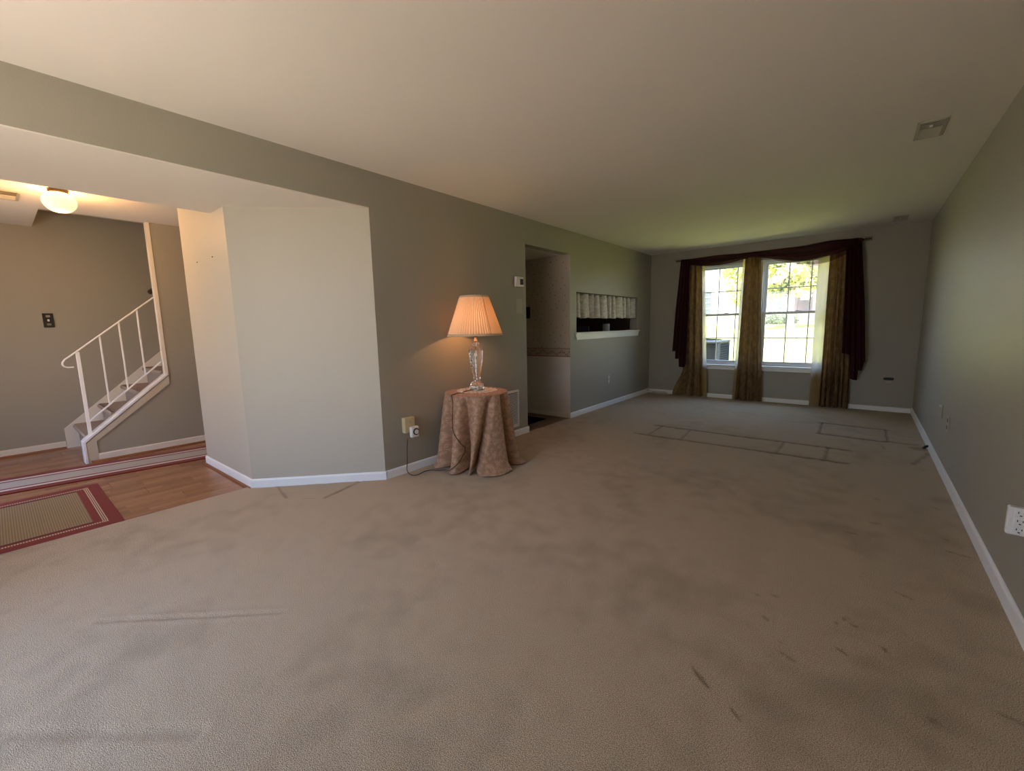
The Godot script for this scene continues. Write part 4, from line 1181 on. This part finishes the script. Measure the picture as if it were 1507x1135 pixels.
func ceiling_vent(label: String, c: Vector3, size: Vector2, m: Material, turn := 0.0) -> void:
	var v := thing("ceiling_vent", label, "air vent", c)
	var y := c.y
	var hx := size.x * 0.5; var hz := size.y * 0.5; var b := 0.02
	var g := G.new()
	g.box(Vector3(c.x - hx, y - 0.008, c.z - hz), Vector3(c.x - hx + b, y, c.z + hz), 0.002); g.box(Vector3(c.x + hx - b, y - 0.008, c.z - hz), Vector3(c.x + hx, y, c.z + hz), 0.002)
	g.box(Vector3(c.x - hx + b, y - 0.008, c.z - hz), Vector3(c.x + hx - b, y, c.z - hz + b), 0.002); g.box(Vector3(c.x - hx + b, y - 0.008, c.z + hz - b), Vector3(c.x + hx - b, y, c.z + hz), 0.002)
	g.box(Vector3(c.x - hx + b, y - 0.007, c.z - 0.004), Vector3(c.x + hx - b, y, c.z + 0.004), 0.001)
	obj("frame", g, m, v)
	obj("duct", G.new().box(Vector3(c.x - hx + b, y - 0.0015, c.z - hz + b), Vector3(c.x + hx - b, y - 0.0005, c.z + hz - b)), M.black, v)
	g = G.new()
	var n := 9
	for k in n:
		var z := c.z - hz + b + (k + 0.5) * (size.y - 2 * b) / n
		var far := z < c.z
		g.obox(Transform3D(Basis(Vector3.RIGHT, -0.55 if far else 1.1), Vector3(c.x, y - 0.006, z)), Vector3(size.x - 2 * b, 0.0012, 0.024 if far else 0.010))
	stuff(obj("louvers", g, m, v))
	obj("lever", G.new().box(Vector3(c.x - 0.012, y - 0.018, c.z + hz * 0.45), Vector3(c.x + 0.004, y - 0.002, c.z + hz * 0.55), 0.002), M.vent_white, v)
	v.rotation.y = turn

# ------------------------------------------------------------------ passage and kitchen behind the pass-through
func build_kitchen() -> void:
	# white ledge and apron of the pass-through
	var lg := struct("trim_9", G.new().box(Vector3(-3.16, 1.125, -7.05), Vector3(XL + 0.035, 1.147, -4.98), 0.004), M.trim_white)
	obj("apron", G.new().slab_x([Vector2(-4.985, 1.125), Vector2(-7.045, 1.125), Vector2(-7.02, 1.05), Vector2(-5.01, 1.05)], XL, XL + 0.018), M.trim_white, lg)
	# passage wall: wallpaper over a painted dado, on the kitchen partition
	struct("wall_kitchen_partition", G.new().box(Vector3(-4.6, 0, -5.0), Vector3(-3.123, 2.157, -4.87)), M.kitchen_wall)
	var d := G.new().box(Vector3(-4.6, 0.0, -4.87), Vector3(XL - 0.0005, 0.83, -4.861))
	var dd := struct("wall_passage", d, M.ceiling_paint)
	var wp := G.new().box(Vector3(-4.6, 0.945, -4.87), Vector3(XL - 0.0005, 2.157, -4.860))
	for i in wp.u.size(): wp.u[i] = Vector2(wp.v[i].x, -wp.v[i].y) / 0.62
	obj("wallpaper", wp, M.wallpaper, dd)
	var bd := G.new().box(Vector3(-4.6, 0.825, -4.87), Vector3(XL - 0.0005, 0.945, -4.8595))
	for i in bd.u.size(): bd.u[i] = Vector2(bd.v[i].x / 0.62, -(bd.v[i].y - 0.825) / 0.12)
	obj("border", bd, M.wallpaper_border, dd)
	baseboard("baseboard_passage", Vector3(-3.03, 0, -4.86), Vector3(-4.6, 0, -4.86), Vector3.BACK, M.trim_cream, 0.06)
	struct("ceiling_passage", G.new().box(Vector3(-6.1, 2.157, -4.87), Vector3(-3.123, 2.3, -3.85)), M.ceiling_paint)
	struct("wall_passage_end", G.new().box(Vector3(-6.2, 0, -7.74), Vector3(-6.1, H, -3.8)), M.kitchen_wall)
	struct("wall_kitchen_far", G.new().box(Vector3(-6.1, 0, ZF - 0.16), Vector3(-3.123, H, ZF)), M.kitchen_wall)
	struct("ceiling_kitchen", G.new().box(Vector3(-6.2, H, -7.74), Vector3(-3.123, H + 0.1, -3.8)), M.kitchen_wall)
	struct("wall_passage_near", G.new().box(Vector3(-6.1, 0, -3.85), Vector3(-4.7, H, -3.80)), M.kitchen_wall)
	# valance
	var va := thing("kitchen_valance", "grey-white gathered valance hanging in the kitchen pass-through", "valance", Vector3(-3.06, 1.40, -6.01))
	var f := func(u: float, v: float) -> Vector3:
		var z := lerpf(-5.035, -6.985, u)
		return Vector3(-3.060 + (0.034 + 0.010 * v) * (1.0 - 2.0 * pow(0.5 + 0.5 * sin(u * 11.0 * TAU + 1.2 * sin(u * 23.0)), 2.0)) + 0.006 * sin(u * 61.0), lerpf(1.675, 1.345 + 0.008 * sin(u * 40.0), v), z + 0.03 * v * sin(u * 50.0))
	obj("cloth", G.new().grid(220, 12, f, Vector2(3.0, 0.8), Vector3.RIGHT), M.valance_print, va)
	obj("rod", G.new().tube([Vector3(-3.055, 1.662, -5.024), Vector3(-3.055, 1.662, -6.998)], 0.006, 8), M.antique_brass, va)
	# counter with what stands on it
	var ct := thing("kitchen_counter", "dark kitchen counter just inside the pass-through", "counter", Vector3(-3.45, 0, -6.2))
	obj("cabinet", G.new().box(Vector3(-3.72, 0, -7.56), Vector3(-3.126, 0.88, -5.02), 0.004), M.dark_wood, ct)
	obj("countertop", G.new().box(Vector3(-3.75, 0.88, -7.57), Vector3(-3.124, 0.92, -5.01), 0.006), M.kitchen_vinyl, ct)
	var pr := thing("paper_roll", "white paper towel roll standing behind the pass-through ledge", "paper towel", Vector3(-3.38, 0.92, -6.62))
	obj("roll", G.new().lathe([Vector2(0.02, 0.02), Vector2(0.058, 0.02), Vector2(0.058, 0.34), Vector2(0.02, 0.34), Vector2(0.02, 0.02)], 28, pr.position), M.paper, pr)
	obj("holder", G.new().lathe([Vector2(0.0, 0.0), Vector2(0.08, 0.0), Vector2(0.08, 0.014), Vector2(0.009, 0.018), Vector2(0.009, 0.38), Vector2(0.016, 0.385), Vector2(0.016, 0.40), Vector2(0.0, 0.405)], 24, pr.position), M.dark_wood, pr)
	var mw := thing("black_appliance", "black countertop appliance with a pale edge at the left of the pass-through", "appliance", Vector3(-3.42, 0.92, -5.45))
	obj("body", G.new().box(Vector3(-3.62, 0.92, -5.80), Vector3(-3.24, 1.225, -5.18), 0.01), M.black_enamel, mw)
	obj("side_panel", G.new().box(Vector3(-3.61, 0.93, -5.815), Vector3(-3.25, 1.225, -5.80), 0.003), M.plastic_white, mw)
	# upper cabinets on the far side
	var uc := thing("upper_cabinet", "dark upper kitchen cabinets seen under the valance", "cabinet", Vector3(-5.3, 1.28, -6.3))
	obj("body", G.new().box(Vector3(-5.55, 1.42, -7.58), Vector3(-5.2, 2.2, -5.05), 0.004), M.dark_wood, uc)
	for k in 4:
		var z := -7.5 + k * 0.6
		obj("door", G.new().box(Vector3(-5.2, 1.44, z), Vector3(-5.18, 2.18, z + 0.58), 0.006), M.dark_wood, uc)
	obj("light_valance", G.new().box(Vector3(-5.2, 1.36, -7.58), Vector3(-5.19, 1.42, -5.05)), M.black, uc)
	struct("wall_kitchen_back", G.new().box(Vector3(-5.65, 0, -7.58), Vector3(-5.55, H, -5.0)), M.kitchen_wall)

# ------------------------------------------------------------------ outdoors
func leaves(called: String, centres: Array, count: int, size: float, m: Material, parent: Node, seed_: int) -> void:
	rng.seed = seed_
	var lm := G.new()
	var p := [Vector3(0, 0, 0), Vector3(0.5, 0.08, 0.4), Vector3(0, 0, 1), Vector3(-0.5, 0.08, 0.4)]
	lm.flat(p[0], p[1], p[2], Vector3.UP); lm.flat(p[0], p[2], p[3], Vector3.UP)
	var mm := MultiMesh.new()
	mm.transform_format = MultiMesh.TRANSFORM_3D
	mm.mesh = lm.mesh()
	mm.instance_count = count
	var o := origin_of(parent)
	for i in count:
		var c: Array = centres[rng.randi() % centres.size()]
		var d := Vector3(rng.randfn(), rng.randfn(), rng.randfn()).normalized() * pow(rng.randf(), 0.45)
		var at: Vector3 = c[0] + d * c[1]
		var b := Basis.from_euler(Vector3(rng.randf() * TAU, rng.randf() * TAU, rng.randf() * TAU)).scaled(Vector3.ONE * size * rng.randf_range(0.7, 1.3))
		mm.set_instance_transform(i, Transform3D(b, at - o))
	var mi := MultiMeshInstance3D.new()
	mi.name = called
	mi.multimesh = mm
	mi.material_override = m
	parent.add_child(mi, true)
	stuff(mi)

func build_outdoors() -> void:
	# lawn rising away from the window wall
	var gh := func(x: float, z: float) -> float:
		return -0.12 + clampf(-8.2 - z, 0.0, 15.8) * 0.075
	var lg := G.new().grid(30, 60, func(u: float, v: float) -> Vector3:
		var x := lerpf(-28.0, 22.0, u); var z := lerpf(ZF - 0.16, -48.0, v)
		return Vector3(x, gh.call(x, z) + 0.04 * sin(x * 1.3 + z), z), Vector2.ONE, Vector3.UP)
	struct("ground_lawn", lg, M.grass)
	struct("ground_front", G.new().box(Vector3(-20, -0.3, ZN + 0.15), Vector3(16, -0.16, 24)), M.concrete)
	# condenser
	var ac := thing("air_conditioner", "grey outdoor air conditioner unit standing on the lawn outside the left window", "air conditioner", Vector3(-2.56, 0.0, -9.4))
	var x0 := -2.98; var x1 := -2.16; var z0 := -9.80; var z1 := -9.0
	var y1 := 0.885
	var g := G.new()
	for q in [[x0, z0], [x1 - 0.05, z0], [x0, z1 - 0.05], [x1 - 0.05, z1 - 0.05]]:
		g.box(Vector3(q[0], -0.05, q[1]), Vector3(q[0] + 0.05, y1 - 0.05, q[1] + 0.05), 0.01)
	g.box(Vector3(x0, -0.06, z0), Vector3(x1, 0.04, z1), 0.01)
	obj("frame", g, M.ac_grey, ac)
	obj("coil", G.new().box(Vector3(x0 + 0.03, 0.04, z0 + 0.03), Vector3(x1 - 0.03, y1 - 0.05, z1 - 0.03)), M.ac_dark, ac)
	g = G.new()
	for k in 16:
		var y := 0.07 + k * 0.047
		g.box(Vector3(x0 + 0.05, y, z1 - 0.03), Vector3(x1 - 0.05, y + 0.006, z1 - 0.02)); g.box(Vector3(x1 - 0.03, y, z0 + 0.05), Vector3(x1 - 0.02, y + 0.006, z1 - 0.05))
	stuff(obj("grille", g, M.ac_grey, ac))
	obj("top_panel", G.new().box(Vector3(x0 - 0.01, y1 - 0.05, z0 - 0.01), Vector3(x1 + 0.01, y1, z1 + 0.01), 0.015), M.ac_grey, ac)
	g = G.new()
	for k in 6:
		var r := 0.06 + k * 0.055
		var ring := PackedVector3Array()
		for a in 33: ring.append(Vector3((x0 + x1) / 2 + cos(TAU * a / 32) * r, y1 + 0.03 - r * 0.05, (z0 + z1) / 2 + sin(TAU * a / 32) * r))
		g.tube(ring, 0.006, 5, false)
	stuff(obj("fan_guard", g, M.ac_dark, ac))
	# tree
	var tz := -23.0; var tx := -2.62
	var ty: float = gh.call(tx, tz)
	var tr := thing("yard_tree", "pale yellow-green tree with a pale trunk standing on the lawn outside the right window", "tree", Vector3(tx, ty, tz))
	g = G.new()
	g.tube([Vector3(tx, ty - 0.1, tz), Vector3(tx, ty + 0.25, tz), Vector3(tx - 0.02, ty + 1.6, tz), Vector3(tx + 0.05, ty + 4.0, tz)], [0.24, 0.13, 0.10, 0.07], 12)
	obj("trunk", g, M.bark, tr)
	rng.seed = 31
	for k in 12:
		var a := TAU * k / 12.0 + 0.3; var h0 := 1.5 + 0.2 * k
		var e := Vector3(tx + cos(a) * rng.randf_range(1.2, 2.4), ty + h0 + rng.randf_range(0.1, 0.9), tz + sin(a) * 1.5)
		obj("branch", G.new().tube([Vector3(tx, ty + h0, tz), Vector3(tx, ty + h0, tz).lerp(e, 0.5) + Vector3(0, 0.2, 0), e], [0.07, 0.045, 0.015], 6), M.bark, tr)
	var cs := []
	for k in 26:
		cs.append([Vector3(tx + rng.randf_range(-1.5, 2.1), ty + rng.randf_range(1.55, 3.6), tz + rng.randf_range(-1.3, 1.0)), rng.randf_range(0.25, 0.5)])
	leaves("foliage", cs, 2600, 0.15, M.leaf_yellow, tr, 5)
	leaves("foliage", cs.slice(0, 12), 800, 0.15, M.leaf_green, tr, 15)
	# darker tree at the left
	var t2 := thing("garden_tree", "pale green tree by the white house seen through the left window", "tree", Vector3(-4.6, gh.call(-4.6, -22.0), -22.0))
	var b2 := t2.position
	obj("trunk", G.new().tube([b2 - Vector3(0, 0.1, 0), b2 + Vector3(0, 1.0, 0), b2 + Vector3(0.1, 2.6, 0)], [0.16, 0.12, 0.05], 10), M.bark, t2)
	leaves("foliage", [[b2 + Vector3(0, 2.0, 0), 0.6], [b2 + Vector3(0.5, 2.5, 0.2), 0.5], [b2 + Vector3(0.2, 1.4, 0.1), 0.45], [b2 + Vector3(-0.3, 2.7, 0), 0.45]], 900, 0.15, M.leaf_yellow, t2, 6)
	# low shrubs before the house
	var hs := [Vector3(-3.75, 0, -26.2), Vector3(-3.2, 0, -26.4), Vector3(-4.5, 0, -26.0), Vector3(-1.4, 0, -26.3), Vector3(-0.6, 0, -26.1)]
	var names := ["dark green shrub under the gridded window of the house opposite", "dark green shrub just left of the yellow tree's trunk", "leftmost dark shrub in front of the house opposite", "dark shrub right of the yellow tree's trunk", "rightmost dark shrub in front of the house opposite"]
	for k in hs.size():
		var p: Vector3 = hs[k]
		p.y = gh.call(p.x, p.z)
		var s := thing("shrub", names[k], "shrub", p, "shrubs before the house opposite")
		leaves("foliage", [[p + Vector3(0, 0.28, 0), 0.35], [p + Vector3(0.25, 0.2, 0.1), 0.3], [p + Vector3(-0.25, 0.2, 0.1), 0.3]], 420, 0.12, M.leaf_green, s, 40 + k)
		obj("stem", G.new().tube([p - Vector3(0, 0.1, 0), p + Vector3(0, 0.3, 0)], 0.03, 6), M.bark, s)
	# house opposite
	var hz := -28.0
	var hy: float = gh.call(0, hz) - 0.05
	var ho := thing("house", "white sided house with a gridded window and brick entry across the lawn", "house", Vector3(-3.0, hy, hz))
	obj("wall", G.new().box(Vector3(-14.0, hy, hz - 6.0), Vector3(-3.1, hy + 5.6, hz)), M.siding, ho)
	obj("brick_wall", G.new().box(Vector3(-3.1, hy, hz - 6.0), Vector3(9.0, hy + 5.6, hz - 0.3)), M.brick_red, ho)
	g = G.new()
	g.slab_x([Vector2(hz + 0.5, hy + 5.5), Vector2(hz - 3.0, hy + 7.6), Vector2(hz - 6.5, hy + 5.5)], -14.3, 9.3)
	obj("roof", g, M.roofing, ho)
	var wins := [[-4.28, -3.66, hy + 0.75, hy + 1.95], [-8.5, -7.3, hy + 0.75, hy + 2.1], [-11.0, -9.8, hy + 0.75, hy + 2.1], [-8.5, -7.3, hy + 3.3, hy + 4.6]]
	for q in wins:
		var fr := G.new()
		var a: float = q[0]; var b: float = q[1]; var c: float = q[2]; var d: float = q[3]
		for e in [[a - 0.1, a], [b, b + 0.1]]: fr.box(Vector3(e[0], c - 0.1, hz), Vector3(e[1], d + 0.1, hz + 0.06))
		for e in [[c - 0.1, c], [d, d + 0.1]]: fr.box(Vector3(a, e[0], hz), Vector3(b, e[1], hz + 0.06))
		for k in 2:
			var xx := lerpf(a, b, (k + 1) / 3.0)
			fr.box(Vector3(xx - 0.02, c, hz), Vector3(xx + 0.02, d, hz + 0.04))
		for k in 3:
			var yy := lerpf(c, d, (k + 1) / 4.0)
			fr.box(Vector3(a, yy - 0.02, hz), Vector3(b, yy + 0.02, hz + 0.04))
		var wi := obj("window", fr, M.vinyl, ho)
		obj("pane", G.new().box(Vector3(a, c, hz), Vector3(b, d, hz + 0.02)), M.far_glass, wi)
	var dr := obj("entry_door", G.new().box(Vector3(-2.95, hy, hz - 0.3), Vector3(-2.3, hy + 2.05, hz - 0.22), 0.02), M.dark_wood, ho)
	obj("arch_light", G.new().lathe([Vector2(0.0, 0.0), Vector2(0.2, 0.0), Vector2(0.2, 0.35), Vector2(0.0, 0.5)], 16, Vector3(-2.62, hy + 1.35, hz - 0.2)), M.vinyl, dr)
	# grey porch wall
	tag(obj("porch_wall", G.new().box(Vector3(-2.75, hy - 0.05, hz + 1.2), Vector3(-1.6, hy + 0.62, hz + 1.35), 0.02), M.grey_paint), "grey low porch wall right of the yellow tree's trunk", "low wall")
